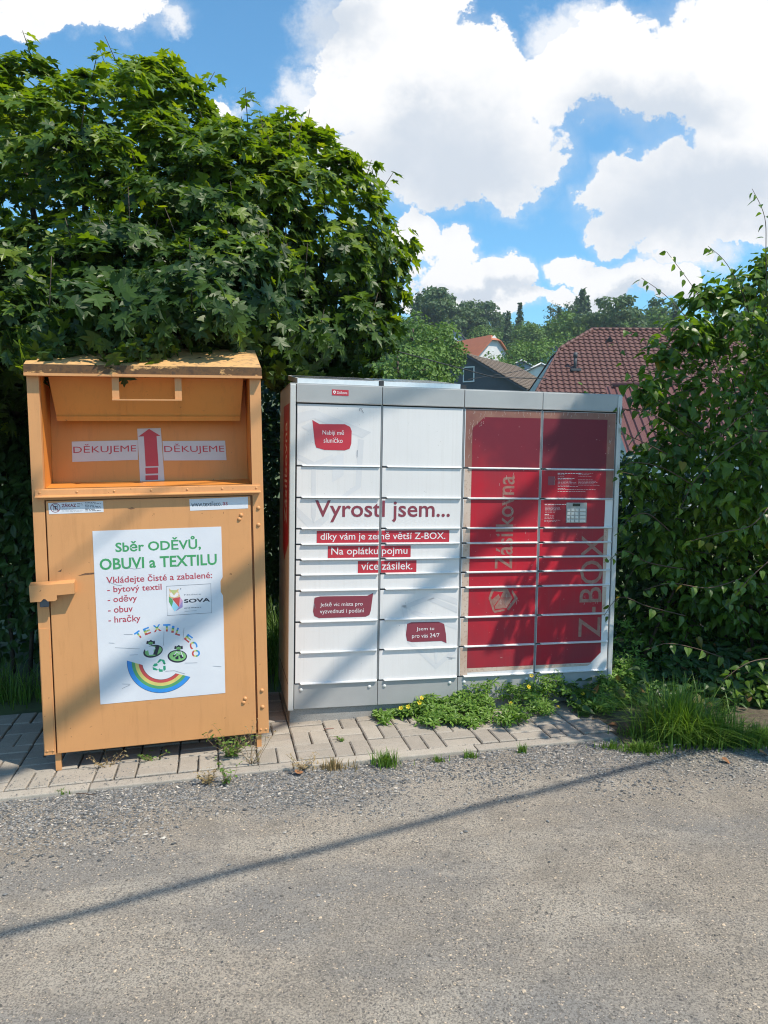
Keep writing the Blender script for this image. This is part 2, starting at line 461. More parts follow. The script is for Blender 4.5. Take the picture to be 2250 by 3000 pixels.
    for x in (x0, x1):
        r.add([(x, -.033, 1.988), (x, .33, 2.126), (x, 1.12, 2.18), (x, 1.12, 1.94), (x, -.029, 1.94)], [(0, 1, 2, 3, 4) if x < 0 else (4, 3, 2, 1, 0)], 1)
    ro = r.build('roof', [M_roof, M_or], root)
    lp = MB()
    lp.box(x0 - .001, x1 + .001, -.0365, -.030, 1.945, 1.9885)
    lpo = lp.build('roof_lip', M_rust, ro)
    lq = MB(); lq.box(x0 - .001, x1 + .002, -.041, -.003, 1.932, 1.9445)
    lq.build('roof_flange', M_or, ro)
    # door
    d = MB()
    d.box(.0625, 1.0805, -.004, .026, .004, 1.311, bev=.004)
    dr = d.build('door', M_or, root)
    bolts('bolt', [(x, -.004, z) for x, z in ((1.029, 1.210), (1.019, 1.189), (1.025, .206), (1.016, .185))], .011, .009, M_or, dr)
    bolts('bolt', [(x, 0, z) for x, z in ((1.122, 1.245), (1.120, 1.154), (1.117, .242), (1.118, .149))], .011, .009, M_or, root)
    bolts('screw', [(x, 0, .022) for x in (.016, .044, 1.106, 1.134)], .0065, .005, M_or, root)
    sc = MB()                                           # scuffs and rust spots on the door
    for pts in ([(.20, .925), (.285, .93), (.285, .938), (.235, .937)], [(.105, .952), (.125, .963), (.120, .950)], [(.455, 1.262), (.475, 1.268), (.49, 1.262), (.47, 1.257)]):
        sc.add([(x, -.0046, z) for x, z in pts], [list(range(len(pts)))])
    sc.build('rust_spots', pm('rust_spot', (.10, .05, .03), (.2, .1, .05), 60, .8), dr)
    # lock cover
    k = MB()
    prof = [(-.024, .893), (.187, .897), (.187, .843), (.103, .839), (.103, .818), (.094, .811), (.060, .811), (.050, .822), (.040, .824), (.028, .811), (-.022, .811)]
    k.plate(prof, -.058, -.052)
    k.add([(-.024, -.058, .893), (.187, -.058, .897), (.187, -.004, .907), (-.024, -.004, .903)], [(0, 1, 2, 3)])
    k.add([(.187, -.058, .897), (.187, -.058, .843), (.187, -.004, .843), (.187, -.004, .907)], [(0, 1, 2, 3)])
    k.add([(-.024, -.058, .893), (-.022, -.058, .811), (-.022, .0, .811), (-.024, .0, .903)], [(3, 2, 1, 0)])
    lk = k.build('lock_cover', M_or, root)
    pk = MB(); pk.box(.018, .062, -.04, -.018, .778, .835, bev=.006); pk.build('padlock', pm('padlock_steel', (.10, .12, .15), None, 10, .4, .6), root)
    for x0, x1 in ((.048, .076), (1.084, 1.110)):
        g = MB(); g.box(x0, x1, .02, .05, -.095, .0); g.build('leg', M_or, root)
        g = MB(); g.box(x0, x1, .95, .98, -.078, .0); g.build('leg', M_or, root)

    # --- stickers
    def sheet(name, corners, mat, y, th=.0012, parent=root):
        s = MB(); s.plate(corners, y - th, y)
        return s.build(name, mat, parent)
    BY = .0                                            # inner stickers lie on the slanting back
    def cpx(x, y): return (x / 1.929, 980 + y / 1.929)
    def inner(name, pts, mats, extra):
        """sticker on the chute back; the back leans, so each point follows it"""
        o = MB()
        def up(x, z, d): 
            yb = .26 + (z - 1.392) * .05 / .553
            return (x, yb - d, z)
        q = [binp(*cpx(*p), .275) for p in pts]
        o.add([up(x, z, .002) for x, z in q], [(0, 1, 2, 3)][::1])
        ob = o.build(name, mats[0], root)
        e = MB(); ms = []
        for (V, F), m, d in extra(q):
            if m not in ms: ms.append(m)
            e.add([up(x, z, .002 + d) for x, z in V], F, ms.index(m))
        e.build('lettering', ms, ob); return ob
    def quadtext(q, s, m=.05, bold=.012):
        V, F = text_polys(s, bold); a = V.min(0); b = V.max(0); T = (V - a) / (b - a)
        lo, hi = .24, .86 if True else 1
        P = []
        for u, w in T:
            uu = .02 + u * .955; ww = .33 + w * .53
            tl, tr, br, bl = [np.array(k_) for k_ in q]
            P.append((1 - ww) * ((1 - uu) * bl + uu * br) + ww * ((1 - uu) * tl + uu * tr))
        return np.array(P), F
    def dek(q): return [(quadtext(q, 'DĚKUJEME', bold=.0), M_redarr, .0008)]
    inner('thank_you_sticker', [(405, 605), (778, 597), (780, 708), (410, 720)], [M_stk2], dek)
    inner('thank_you_sticker', [(918, 602), (1272, 600), (1280, 710), (925, 712)], [M_stk2], dek)
    def arrow(q):
        tl, tr, br, bl = [np.array(k_) for k_ in q]
        def T(u, w): return tuple((1 - w) * ((1 - u) * bl + u * br) + w * ((1 - u) * tl + u * tr))
        out = [(poly2([T(.03, .85), T(.5, .99), T(.97, .85), T(.80, .85), T(.80, .28), T(.26, .28), T(.26, .85)]), M_redarr, .0008)]
        out += [(poly2([T(.24, .14), T(.76, .14), T(.77, .255), T(.24, .255)]), M_redarr, .0008), (poly2([T(.22, .02), T(.74, .02), T(.75, .11), T(.23, .11)]), M_redarr, .0008)]
        return out
    inner('arrow_sticker', [(775, 532), (908, 528), (930, 825), (793, 830)], [M_stk2], arrow)
    DY = .0045
    # prohibition sticker
    z = sheet('warning_sticker', [(.074, 1.301), (.076, 1.2445), (.336, 1.2475), (.335, 1.305)][::-1], M_sticker, -.0042, .0008)
    pr = [(ring2(.107, 1.276, .0205, .0238), M_maroon, 0), (band2([(.092, 1.293), (.123, 1.259)], .004), M_maroon, .0003)]
    pr += [(band2([(.098, 1.289), (.098, 1.262), (.117, 1.262), (.117, 1.289), (.113, 1.292), (.102, 1.292)], .002, True), M_blk, 0),
           (poly2([(.100, 1.285), (.115, 1.285), (.110, 1.276), (.114, 1.265), (.109, 1.270), (.106, 1.263), (.104, 1.270), (.101, 1.266), (.105, 1.276)]), M_blk, 0)]
    pr += [(fit_text('ZÁKAZ', .136, 1.278, .206, 1.2985, .03), M_maroon, 0)]
    pr += [(q, M_gry, 0) for q in lines2(.136, 1.255, .236, 1.271, 4, 3, .0012)]
    pr += [(q, M_blk, 0) for q in lines2(.210, 1.280, .238, 1.294, 3, 5, .0022)]
    pr += [(q, M_blk, 0) for q in lines2(.248, 1.256, .328, 1.298, 7, 4, .0026)]
    lay(pr, None, 'lettering', z, .0052)
    z = sheet('web_sticker', [(.763, 1.302), (.765, 1.241), (1.067, 1.245), (1.067, 1.307)][::-1], M_sticker, -.0042, .0008)
    lay([(fit_text('www.textileco.', .772, 1.262, .928, 1.288, .003), M_blk, 0), (fit_text('as', .934, 1.2645, .960, 1.283, .006), M_pink, 0)], None, 'lettering', z, .0052)
    # big poster
    po = sheet('poster', [(.278, 1.152), (.282, .244), (.920, .247), (.9225, .78), (.911, .80), (.911, .86), (.923, .88), (.923, 1.152)][::-1], M_sticker, -.0042, .0010)
    P = []
    P.append((fit_text('Sběr ODĚVŮ,', .386, 1.030, .815, 1.108, .022), M_green, 0))
    P.append((fit_text('OBUVI a TEXTILU', .306, .948, .895, 1.008, .022), M_green, 0))
    P.append((fit_text('Vkládejte čisté a zabalené:', .335, .867, .868, .915, .012), M_pink, 0))
    P.append((fit_text('- bytový textil', .338, .820, .608, .862, .012), M_pink, 0))
    P.append((fit_text('- oděvy', .338, .768, .483, .813, .012), M_pink, 0))
    P.append((fit_text('- obuv', .338, .722, .460, .757, .012), M_pink, 0))
    P.append((fit_text('- hračky', .338, .660, .497, .707, .012), M_pink, 0))
    # owl logo panel
    P.append((band2([(.632, .847), (.632, .691), (.860, .691), (.860, .848)], .0028, True), M_gry, 0))
    def s(x, y): return binp(470 + x / 9.759, 1690 + y / 9.759)
    def sp(*pts): return poly2([s(*q) for q in pts])
    P += [(sp((245, 560), (245, 710), (325, 850), (365, 690), (330, 620)), M_bgrn, 0), (sp((325, 850), (410, 985), (530, 870), (365, 690)), M_sky, 0),
          (sp((335, 620), (560, 570), (530, 860)), M_rred, .0002), (sp((560, 570), (635, 670), (530, 860)), M_lpink, 0), (sp((635, 670), (635, 860), (430, 980), (530, 860)), M_vio, 0),
          (sp((245, 320), (300, 370), (450, 375), (525, 330), (510, 400), (565, 560), (340, 615), (250, 560), (265, 430)), M_tan, .0001),
          (sp((270, 360), (330, 440), (390, 510), (400, 465), (500, 385), (450, 378), (310, 375)), M_olive, .0004),
          (sp((262, 450), (320, 440), (390, 530), (460, 440), (520, 450), (510, 540), (400, 585), (290, 560)), M_print, .0003)]
    P.append((ell(*s(578, 338), .0035, .0035, 10), M_gry, 0))
    a = s(680, 540); b_ = s(1155, 452); P.append((fit_text('Nadace', a[0], a[1] + .002, b_[0], b_[1] - .002, .004), M_gry, 0))
    a = s(675, 760); b_ = s(1418, 560); P.append((fit_text('SOVA', a[0], a[1] + .003, b_[0], b_[1] - .006, .03), M_blk, 0))
    a = s(680, 905); b_ = s(1420, 830); P += [(q, M_gry, 0) for q in lines2(a[0], a[1] + .002, b_[0], b_[1] - .002, 2, 8, .0024)]
    a = s(690, 985); P.append((rect2(a[0], a[1], a[0] + .062, a[1] + .0016), M_gry, 0))
    # rainbow smile, laid out on the poster
    def t(x, y): return binp(360 + x / 6.381, 1810 + y / 6.381)
    c = t(715, 610)
    def arc_at(px): q = t(*px); return math.hypot(q[0] - c[0], q[1] - c[1]), math.degrees(math.atan2(q[1] - c[1], q[0] - c[0]))
    ro_, a0 = arc_at((80, 795)); ro2, a1 = arc_at((1260, 1098)); ri, ai0 = arc_at((365, 875)); rb, _ = arc_at((700, 1395)); rbi, _ = arc_at((700, 1150))
    cz = t(700, 1270)
    # circle through the outer ends and the lowest point
    def circ(p, q, r_):
        ax, ay = p; bx, by = q; cx, cy = r_
        d_ = 2 * (ax * (by - cy) + bx * (cy - ay) + cx * (ay - by))
        ux = ((ax * ax + ay * ay) * (by - cy) + (bx * bx + by * by) * (cy - ay) + (cx * cx + cy * cy) * (ay - by)) / d_
        uy = ((ax * ax + ay * ay) * (cx - bx) + (bx * bx + by * by) * (ax - cx) + (cx * cx + cy * cy) * (bx - ax)) / d_
        return ux, uy, math.hypot(ax - ux, ay - uy)
    O1 = circ(t(80, 795), t(1260, 1098), t(660, 1395)); O2 = circ(t(365, 875), t(990, 1032), t(700, 1150))
    def angs(C, p, q):
        a_ = math.atan2(p[1] - C[1], p[0] - C[0]); b2 = math.atan2(q[1] - C[1], q[0] - C[0])
        a_ = a_ if a_ < 0 else a_ - 2 * math.pi
        return a_, b2
    A1 = angs(O1, t(80, 795), t(1260, 1098)); A2 = angs(O2, t(365, 875), t(990, 1032))
    def edge(w, n=30):
        out = []
        for i in range(n + 1):
            u = i / n; g = A1[0] + (A1[1] - A1[0]) * u; k_ = A2[0] + (A2[1] - A2[0]) * u
            p1 = np.array([O1[0] + O1[2] * math.cos(g), O1[1] + O1[2] * math.sin(g)]); p2 = np.array([O2[0] + O2[2] * math.cos(k_), O2[1] + O2[2] * math.sin(k_)])
            out.append(p1 * (1 - w) + p2 * w)
        return out
    for w0, w1, m in ((0, .30, M_blue), (.30, .52, M_bgrn), (.52, .76, M_yel), (.76, 1, M_rred)):
        e0, e1 = edge(w0), edge(w1); V = np.array(e0 + e1); n = len(e0)
        P.append(((V, [[i, i + 1, n + i + 1, n + i] for i in range(n - 1)]), m, 0))
    P.append((band2(edge(0), .0016), M_blk, .0002)); P.append((band2(edge(1), .0016), M_blk, .0002))
    # arched letters in four colour bands
    kx = t(1, 0)[0] - t(0, 0)[0]
    for ch, x, y, an, w, hh in (('T', 297, 312, 33, 120, 150), ('E', 452, 243, 19, 120, 140), ('X', 640, 190, 8, 150, 140), ('T', 822, 183, -2, 140, 150), ('I', 935, 210, -10, 48, 140), ('L', 1040, 256, -20, 95, 150), ('E', 1225, 378, -42, 130, 135), ('C', 1318, 505, -72, 140, 150), ('O', 1365, 660, -92, 145, 165)):
        V, F = text_polys(ch, .035); V = (V - V.min(0)) / (V.max(0) - V.min(0)) - .5
        q = t(x, y); g = R(an)
        bm = bmesh.new(); vs = [bm.verts.new((v[0], v[1], 0)) for v in V]
        for f in F:
            try: bm.faces.new([vs[i] for i in f])
            except ValueError: pass
        for zc in (-.22, .02, .2):
            bmesh.ops.bisect_plane(bm, geom=bm.verts[:] + bm.edges[:] + bm.faces[:], plane_co=(0, zc, 0), plane_no=(0, 1, 0))
        bm.verts.index_update()
        X = np.array([v.co[:2] for v in bm.verts]) * [w * kx, hh * kx]
        X = np.stack([q[0] + X[:, 0] * math.cos(g) - X[:, 1] * math.sin(g), q[1] + X[:, 0] * math.sin(g) + X[:, 1] * math.cos(g)], 1)
        for f in bm.faces:
            zc = f.calc_center_median().y; m = M_rred if zc < -.22 else M_yel if zc < .02 else M_bgrn if zc < .2 else M_blue
            P.append(((X[[v.index for v in f.verts]], [list(range(len(f.verts)))]), m, 0))
        bm.free()
    # the two sacks
    for cx, cy, rx, ry, rot, shirt in ((565, 620, 190, 125, 12, True), (1018, 715, 190, 130, -8, False)):
        q = t(cx, cy); P.append((ell(*q, rx * kx, ry * kx, 28, R(rot)), M_blk, 0)); q2 = t(cx + 5, cy - 5)
        P.append((ell(*q2, (rx - 26) * kx, (ry - 26) * kx, 28, R(rot)), M_lgrn, .0002))
        tx, ty = (545, 465) if shirt else (1065, 560)
        for i in range(7):
            g = R(20 + 22 * i); b0 = t(tx - 25, ty + 30); L = (95 + 20 * (i % 2)) * kx
            tip = (b0[0] + L * math.cos(g) * .95, b0[1] + L * math.sin(g) * .8)
            P.append((band2([b0, ((b0[0] + tip[0]) / 2, (b0[1] + tip[1]) / 2 + .003), tip], .0085), M_blk, .0003))
            P.append((band2([b0, ((b0[0] + tip[0]) / 2, (b0[1] + tip[1]) / 2 + .003)], .0045), M_lgrn, .0005))
        if shirt:
            P.append((poly2([t(*k_) for k_ in ((410, 570), (480, 530), (540, 525), (600, 540), (615, 580), (575, 590), (580, 680), (490, 690), (475, 600), (425, 620))]), M_sticker, .0004))
            P.append((poly2([t(*k_) for k_ in ((610, 520), (690, 515), (640, 690), (560, 680), (600, 600))]), M_blk, .0004))
        else:
            for q in (((930, 700), (985, 660), (1000, 690), (950, 730)), ((975, 740), (1040, 690), (1040, 770), (990, 770)), ((1050, 690), (1110, 690), (1135, 745), (1085, 760))):
                P.append((poly2([t(*k_) for k_ in q]), M_blk, .0004))
            P.append((band2([t(*k_) for k_ in ((965, 690), (1005, 630), (1050, 660), (1085, 625), (1120, 720))], .0042), M_sticker, .0005))
    # three chasing arrows
    for q in (((640, 830), (690, 765), (775, 780), (795, 840), (770, 868), (745, 820), (725, 795), (665, 838)), ((745, 835), (810, 838), (775, 872)),
              ((555, 900), (590, 850), (640, 845), (655, 880), (610, 905)), ((555, 912), (655, 955), (640, 980), (565, 965)),
              ((665, 960), (690, 935), (690, 955), (745, 960), (745, 1003), (690, 1003), (690, 1015)), ((755, 895), (798, 890), (803, 960), (765, 990), (755, 950))):
        P.append((poly2([t(*k_) for k_ in q]), M_recy, 0))
    # creases in the foil: their shade drawn as grey strokes on a flat sheet
    def c2(x, y): return binp(x / 1.929, 1600 + y / 1.929)
    for pts in (((650, 572), (700, 574), (790, 579)), ((615, 545), (648, 547)), ((733, 614), (780, 612)), ((690, 777), (738, 778)), ((690, 803), (735, 782)), ((700, 498), (750, 497)), ((935, 705), (985, 702), (1045, 720)), ((1045, 659), (1115, 657)), ((1205, 676), (1250, 679)), ((927, 480), (924, 560)), ((1040, 460), (1034, 530)), ((705, 118), (760, 128), (800, 122)), ((610, 200), (660, 218), (690, 222))):
        P.append((band2([c2(*q) for q in pts], .0016), M_gry, .0006))
    lay(P, None, 'lettering', po, .0056)
    return root
build_bin()

# ------------------------------------------------------------------ parcel locker
BOXM = frame((-.5209, 4.4981, .4098 - 1.93 + CAMZ), .2149)
boxp = onplane(BOXM)
def build_box():
    root = empty('parcel_locker', None, BOXM)
    tag(root, 'white and red parcel locker bank with many small doors and grey frame', 'parcel locker')
    W, TOP, D = 2.0437, 1.93, .70
    CW = W / 4
    b = MB()
    b.box(-.036, -.002, -.004, D, -.008, TOP, 1, bev=.006)        # left end panel
    b.box(W + .003, W + .034, -.004, D, -.004, TOP, 1, bev=.006)   # right end panel
    b.box(-.002, W + .003, .02, D, .0, TOP - .004, 2)             # carcass behind the doors
    b.box(-.036, W + .034, .004, D + .001, TOP, TOP + .006, 0)     # lid
    for i in range(1, 4):
        b.box(CW * i - .0045, CW * i + .0045, -.001, .02, .158, TOP - .106, 3)
    b.box(-.0375, -.0355, -.004, .6, .155, .159, 2)
    b.build('cabinet', [M_grey, M_greyL, M_seam, M_mull], root)
    for i in range(4):
        f = MB(); f.box(CW * i + .0015, CW * (i + 1) - .0015, -.008, .02, TOP - .1025, TOP, bev=.003); fa = f.build('fascia', M_grey, root)
        k = MB(); k.prism([(-.010, TOP - .106), (-.013, TOP - .103), (.0, TOP - .103), (.0, TOP - .106)], CW * i + .003, CW * (i + 1) - .003); k.build('trim', M_alu, fa)
        f = MB(); f.box(CW * i + .0015, CW * (i + 1) - .0015, -.002, .02, .0, .150, bev=.002)
        bp = f.build('base_plate', M_grey, root)
        for x in (.042, .459):
            k = MB(); k.dome((CW * i + x, -.002, .117), .0115, .008); k.build('knob', M_knob, bp)

    rows = [1.82, 1.457, 1.2705, 1.0865, .9935, .902, .811, .716, .529, .3435, .154]
    # ---- everything printed on the doors, cut door by door
    Q = []
    def c3(x, y): return boxp(800 + x / 2.86, 1060 + y / 2.86)
    def c5(x, y): return boxp(800 + x / 2.86, 1600 + y / 2.86)
    def c4(x, y): return boxp(1300 + x / 2.765, 1060 + y / 2.765)
    def c6(x, y): return boxp(1300 + x / 2.765, 1600 + y / 2.765)
    def z7(x, y): return boxp(1340 + x / 4.808, 1370 + y / 4.808)
    def z5(x, y): return boxp(1570 + x / 7.213, 1370 + y / 7.213)
    L1, L2, L3, L4 = .0006, .0012, .0018, .0024
    # pale parcel emblem, twice
    for f, sets in ((c3, (((205, 430), (345, 400), (820, 590), (750, 640), (340, 475), (205, 520)), ((235, 545), (340, 490), (400, 520), (300, 585)), ((205, 770), (345, 840), (500, 775), (500, 815), (345, 890), (205, 815)),
                            ((320, 890), (358, 890), (358, 1290), (340, 1360), (320, 1290)), ((500, 800), (590, 760), (590, 950), (495, 1010)), ((715, 645), (760, 655), (735, 1050), (570, 1160), (575, 1120), (690, 1035)),
                            ((205, 1220), (340, 1345), (470, 1260), (470, 1310), (340, 1430), (205, 1300)))),
                    (c5, (((1072, 500), (1370, 385), (1540, 440), (1540, 490), (1370, 430), (1150, 510), (1150, 540)), ((1072, 500), (1115, 490), (1160, 760), (1120, 760)), ((1150, 560), (1190, 540), (1540, 660), (1540, 700)),
                          ((1120, 800), (1165, 800), (1365, 985), (1540, 830), (1540, 880), (1365, 1030)), ((1345, 830), (1385, 830), (1370, 985), (1358, 985)), ((1290, 450), (1340, 430), (1540, 510), (1540, 560))))):
        for pts in sets: Q.append((poly2([f(*q) for q in pts]), M_ghost, L1))
    def bub(f, pts, m): Q.append((poly2([f(*q) for q in pts][::-1]), m, L2))
    bub(c3, ((328, 487), (388, 522), (600, 523), (645, 545), (658, 580), (655, 685), (640, 728), (600, 742), (430, 738), (362, 718), (350, 685)), M_red)
    bub(c5, ((347, 432), (395, 420), (787, 415), (838, 392), (818, 540), (806, 575), (775, 590), (385, 602), (345, 585), (335, 545)), M_maroon)
    bub(c5, ((1122, 650), (1160, 637), (1385, 633), (1432, 650), (1447, 735), (1452, 812), (1410, 793), (1160, 803), (1122, 793), (1112, 740)), M_maroon)
    Q += [(fit_text('Nabíjí mě', .1555, 1.6325, .2830, 1.6680, -.004), M_print, L3), (fit_text('sluníčko', .1625, 1.5930, .2750, 1.6240, -.004), M_print, L3),
          (fit_text('Ještě víc místa pro', .152, .612, .410, .6435, -.002), M_print, L3), (fit_text('vyzvednutí i podání', .151, .569, .418, .602, -.002), M_print, L3),
          (fit_text('Jsem tu', .749, .4475, .861, .475, -.002), M_print, L3), (fit_text('pro vás 24/7', .721, .401, .896, .434, -.002), M_print, L3)]
    Q.append((fit_text('Vyrostl jsem...', .116, 1.123, .946, 1.254, .012), M_maroon, L2))
    for (x0, z0, x1, z1), s, (a, b2, c, d) in (((.1275, 1.0005, .945, 1.073), 'díky vám je země větší Z-BOX.', (.150, 1.009, .920, 1.066)),
                                          ((.1945, .910, .7025, .981), 'Na oplátku pojmu', (.215, .916, .682, .973)), ((.3775, .8165, .7405, .8895), 'více zásilek.', (.398, .833, .715, .883))) if False else (
        ((.1275, 1.0005, .945, 1.073), 'díky vám je země větší Z-BOX.', (.150, 1.006, .920, 1.064, )), ((.1945, .910, .7025, .981), 'Na oplátku pojmu', (.215, .916, .682, .972)), ((.3775, .8165, .7405, .8895), 'více zásilek.', (.398, .834, .715, .882))):
        Q.append((rect2(x0, z0, x1, z1), M_red, L2)); Q.append((fit_text(s, a, b2, c, d, .004), M_print, L3))
    for f, pts in ((c3, ((720, 395), (735, 388), (748, 392))), (c3, ((738, 395), (748, 412), (757, 430))), (c3, ((730, 392), (722, 405), (726, 412))), (c3, ((1050, 1250), (1062, 1240), (1070, 1252))), (c5, ((1455, 928), (1490, 932), (1530, 936))), (c5, ((1470, 938), (1500, 944))), (c5, ((345, 480), (352, 520))), (c3, ((905, 430), (903, 520))), (c3, ((705, 740), (704, 800)))):
        Q.append((band2([f(*q) for q in pts], .0026), M_gry, L4))
    # the faded red side
    Q.append((rect2(2 * CW + .012, 1.457, 4 * CW, 1.82), M_brown, L1))
    Q.append((rect2(2 * CW + .012, .158, 1.083, 1.457), M_beige, L1))
    Q.append((rect2(1.97, 1.27, 4 * CW, 1.457), M_brown, L1))
    Q.append((poly2([(1.955, .716), (2.005, .716), (2.01, .99), (2.012, 1.0865), (1.955, 1.0865)]), M_beige, L1))
    Q.append((poly2([(1.955, .50), (2.012, .52), (2.014, .70), (1.955, .70)]), M_beige, L1))
    Q.append((poly2([(1.083, .176), (1.90, .185), (1.93, .20), (1.083, .21)]), M_beige, L1))
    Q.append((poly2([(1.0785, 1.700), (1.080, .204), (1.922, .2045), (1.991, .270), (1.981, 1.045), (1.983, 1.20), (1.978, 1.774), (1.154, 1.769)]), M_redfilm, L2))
    for i, (V, F) in enumerate([fit_text('Zásilkovna', 1.246, .826, 1.362, 1.412, .010, rot=90)]): Q.append(((V, F), M_letter, L3))
    Q.append((fit_text('Z-BOX', 1.826, .372, 1.983, 1.038, .004, 1.08, rot=90), M_letter, L3))
    for pts in (((500, 1700), (700, 1700), (770, 1830), (600, 1830), (640, 1750), (520, 1740)), ((485, 1700), (520, 1720), (470, 1830), (520, 2000), (500, 2030), (435, 1830)), ((500, 2010), (520, 2045), (660, 2015), (660, 1990), (530, 2010)),
                ((480, 1860), (575, 1780), (600, 1830), (510, 1950)), ((600, 1840), (775, 1835), (690, 1975), (530, 1990), (520, 1960)), ((770, 1720), (850, 1840), (720, 2010), (690, 1990), (800, 1840), (760, 1750))):
        Q.append((poly2([z7(*q) for q in pts]), M_letter, L3))
    r = random.Random(5)
    for x0, x1, z0, z1, n in ((1.06, 1.16, 1.70, 1.79, 12), (1.16, 1.52, 1.772, 1.80, 16), (1.55, 1.98, 1.778, 1.80, 16), (1.055, 1.078, 1.48, 1.70, 8), (1.985, 2.01, 1.55, 1.75, 8), (1.21, 1.40, .56, .70, 14), (1.26, 1.36, 1.13, 1.41, 14), (1.85, 1.97, .58, .66, 8)):
        for _ in range(n):
            x, z = r.uniform(x0, x1), r.uniform(z0, z1); L = r.uniform(.008, .03); w = r.uniform(-.008, .008)
            Q.append((band2([(x, z), (x + w, z + L * .5), (x + w * .3, z + L)], .0018), M_crackle, L4))
    # small print on the red doors
    for x0, y0, x1, y1, rows_, h in ((455, 150, 690, 180, 2, .0014), (890, 120, 1250, 180, 3, .0013), (455, 260, 860, 368, 5, .0014), (885, 260, 1360, 368, 5, .0014), (455, 398, 1040, 398, 1, .0018), (455, 440, 640, 440, 1, .0018), (455, 466, 1260, 466, 1, .0015), (455, 510, 1340, 510, 1, .0018),
                                     (185, 810, 560, 940, 6, .0014), (175, 1018, 460, 1070, 3, .0014), (170, 1110, 530, 1132, 2, .0014)):
        a = z5(x0, y1); b2 = z5(x1, y0); Q += [(q, M_print, L3) for q in lines2(a[0], a[1], b2[0], b2[1], rows_, x0 + y0, h)]
    for x0, y0, x1, y1 in ((455, 112, 905, 130), (455, 217, 870, 236), (180, 765, 600, 785), (180, 980, 270, 996)):
        a = z5(x0, y1); b2 = z5(x1, y0); Q += [(q, M_print, L3) for q in lines2(a[0], (a[1] + b2[1]) / 2, b2[0] + .02, (a[1] + b2[1]) / 2, 1, x0 * y0, .0034)]
    a = z5(245, 370); b2 = z5(400, 185); Q.append((rect2(a[0], a[1], b2[0], b2[1]), M_maroon, L3)); 
    Q.append((band2([z5(385, 190), z5(400, 250), z5(385, 300), z5(392, 360)], .002), M_crackle, L4))
    for ci in range(4):
        for ri in range(10):
            z1 = rows[ri] - (.0065 if ri else .004); z0 = rows[ri + 1] + .003
            x0 = CW * ci + .0065; x1 = CW * (ci + 1) - .0065
            y = -.0025
            d = MB(); d.box(x0, x1, y, .018, z0, z1, bev=.002)
            dr = d.build('door', M_white, root)
            lp = MB()                                     # pull strip along the lower edge
            hx = x0 + .027; zz = rows[ri + 1]; pr = .0135 if ri else .009
            lp.add([(hx + .006, y - pr, zz + .0005), (x1 - .004, y - pr, zz + .0005), (x1, y, zz + .0055), (hx, y, zz + .0055), (hx + .006, y - pr, zz - .0035), (x1 - .004, y - pr, zz - .0035), (x1, y, zz - .002), (hx, y, zz - .002)],
                   [(0, 1, 2, 3), (4, 5, 1, 0), (7, 6, 5, 4), (5, 6, 2, 1), (7, 4, 0, 3)])
            lp.build('pull_strip', M_alu, dr)
            nt_ = MB(); nt_.box(x0 + .001, hx - .001, y - .0005, .01, zz - .002, zz + .0035); nt_.build('latch_notch', M_plast, dr)
            lay(Q, None, 'print', dr, .0026, (x0 + .0022, z0 + .002, x1 - .0022, z1 - .002))
    # fascia badge
    bd = MB(); bd.plate([(.208, 1.8705), (.3065, 1.8695), (.3065, 1.9035), (.208, 1.9045)], -.0096, -.0085)
    bo = bd.build('badge', M_red, root)
    pr = [(fit_text('Zásilkovna', .2365, 1.879, .2985, 1.895, .004), M_print, 0), (poly2([(.214, 1.892), (.217, 1.897), (.224, 1.898), (.231, 1.895), (.231, 1.887), (.223, 1.877), (.216, 1.884)][::-1]), M_print, 0),
          (poly2([(.220, 1.893), (.226, 1.891), (.226, 1.885), (.221, 1.886)][::-1]), M_red, .0003)]
    lay(pr, None, 'lettering', bo, .0100)
    # keypad
    kp = MB(); kp.box(1.714, 1.855, -.0075, -.0022, 1.1165, 1.245, bev=.002)
    ko = kp.build('keypad', M_steel, root)
    sc = MB(); sc.box(1.757, 1.807, -.0092, -.0074, 1.222, 1.240); sc.build('screen', pm('lcd_screen', (.012, .022, .020), None, 5, .2), ko)
    M_key = pm('steel_key', (.62, .62, .60), None, 20, .35, .4)
    for r_ in range(4):
        for c_ in range(4):
            xx = (1.718, 1.746, 1.774, 1.806)[c_]; ww = .022 if c_ < 3 else .040; zz = 1.190 - r_ * .0232
            q = MB(); q.box(xx, xx + ww, -.0115, -.0074, zz - .0005, zz + .0175, bev=.002); q.build('key', M_key, ko)
    # side banner
    sb = MB(); x = -.0365
    sb.add([(x, .03, 1.82), (x, .42, 1.82), (x, .42, .93), (x, .30, .86), (x, .03, 1.0)][::-1], [(0, 1, 2, 3, 4)])
    so = sb.build('side_banner', M_red, root)
    V, F = fit_text('Zásilkovna', 0, 0, .16, .62, .01, rot=90)
    lt = MB(); lt.add([(x - .0008, .31 - v[0], 1.10 + v[1]) for v in V], F); lt.build('lettering', M_print, so)
    # solar panels tipped to the sun on the lid
    for x0, x1 in ((.008, .492), (.522, 1.000)):
        p = MB(); zf = TOP + .022; zb = TOP + .100; y0, y1 = .012, .64
        p.add([(x0, y0, zf - .018), (x1, y0, zf - .018), (x1, y1, zb - .018), (x0, y1, zb - .018), (x0, y0, zf + .012), (x1, y0, zf + .012), (x1, y1, zb + .012), (x0, y1, zb + .012)],
              [(0, 3, 2, 1), (4, 5, 6, 7), (0, 1, 5, 4), (1, 2, 6, 5), (2, 3, 7, 6), (3, 0, 4, 7)], 0)
        nx, ny = 6, 8
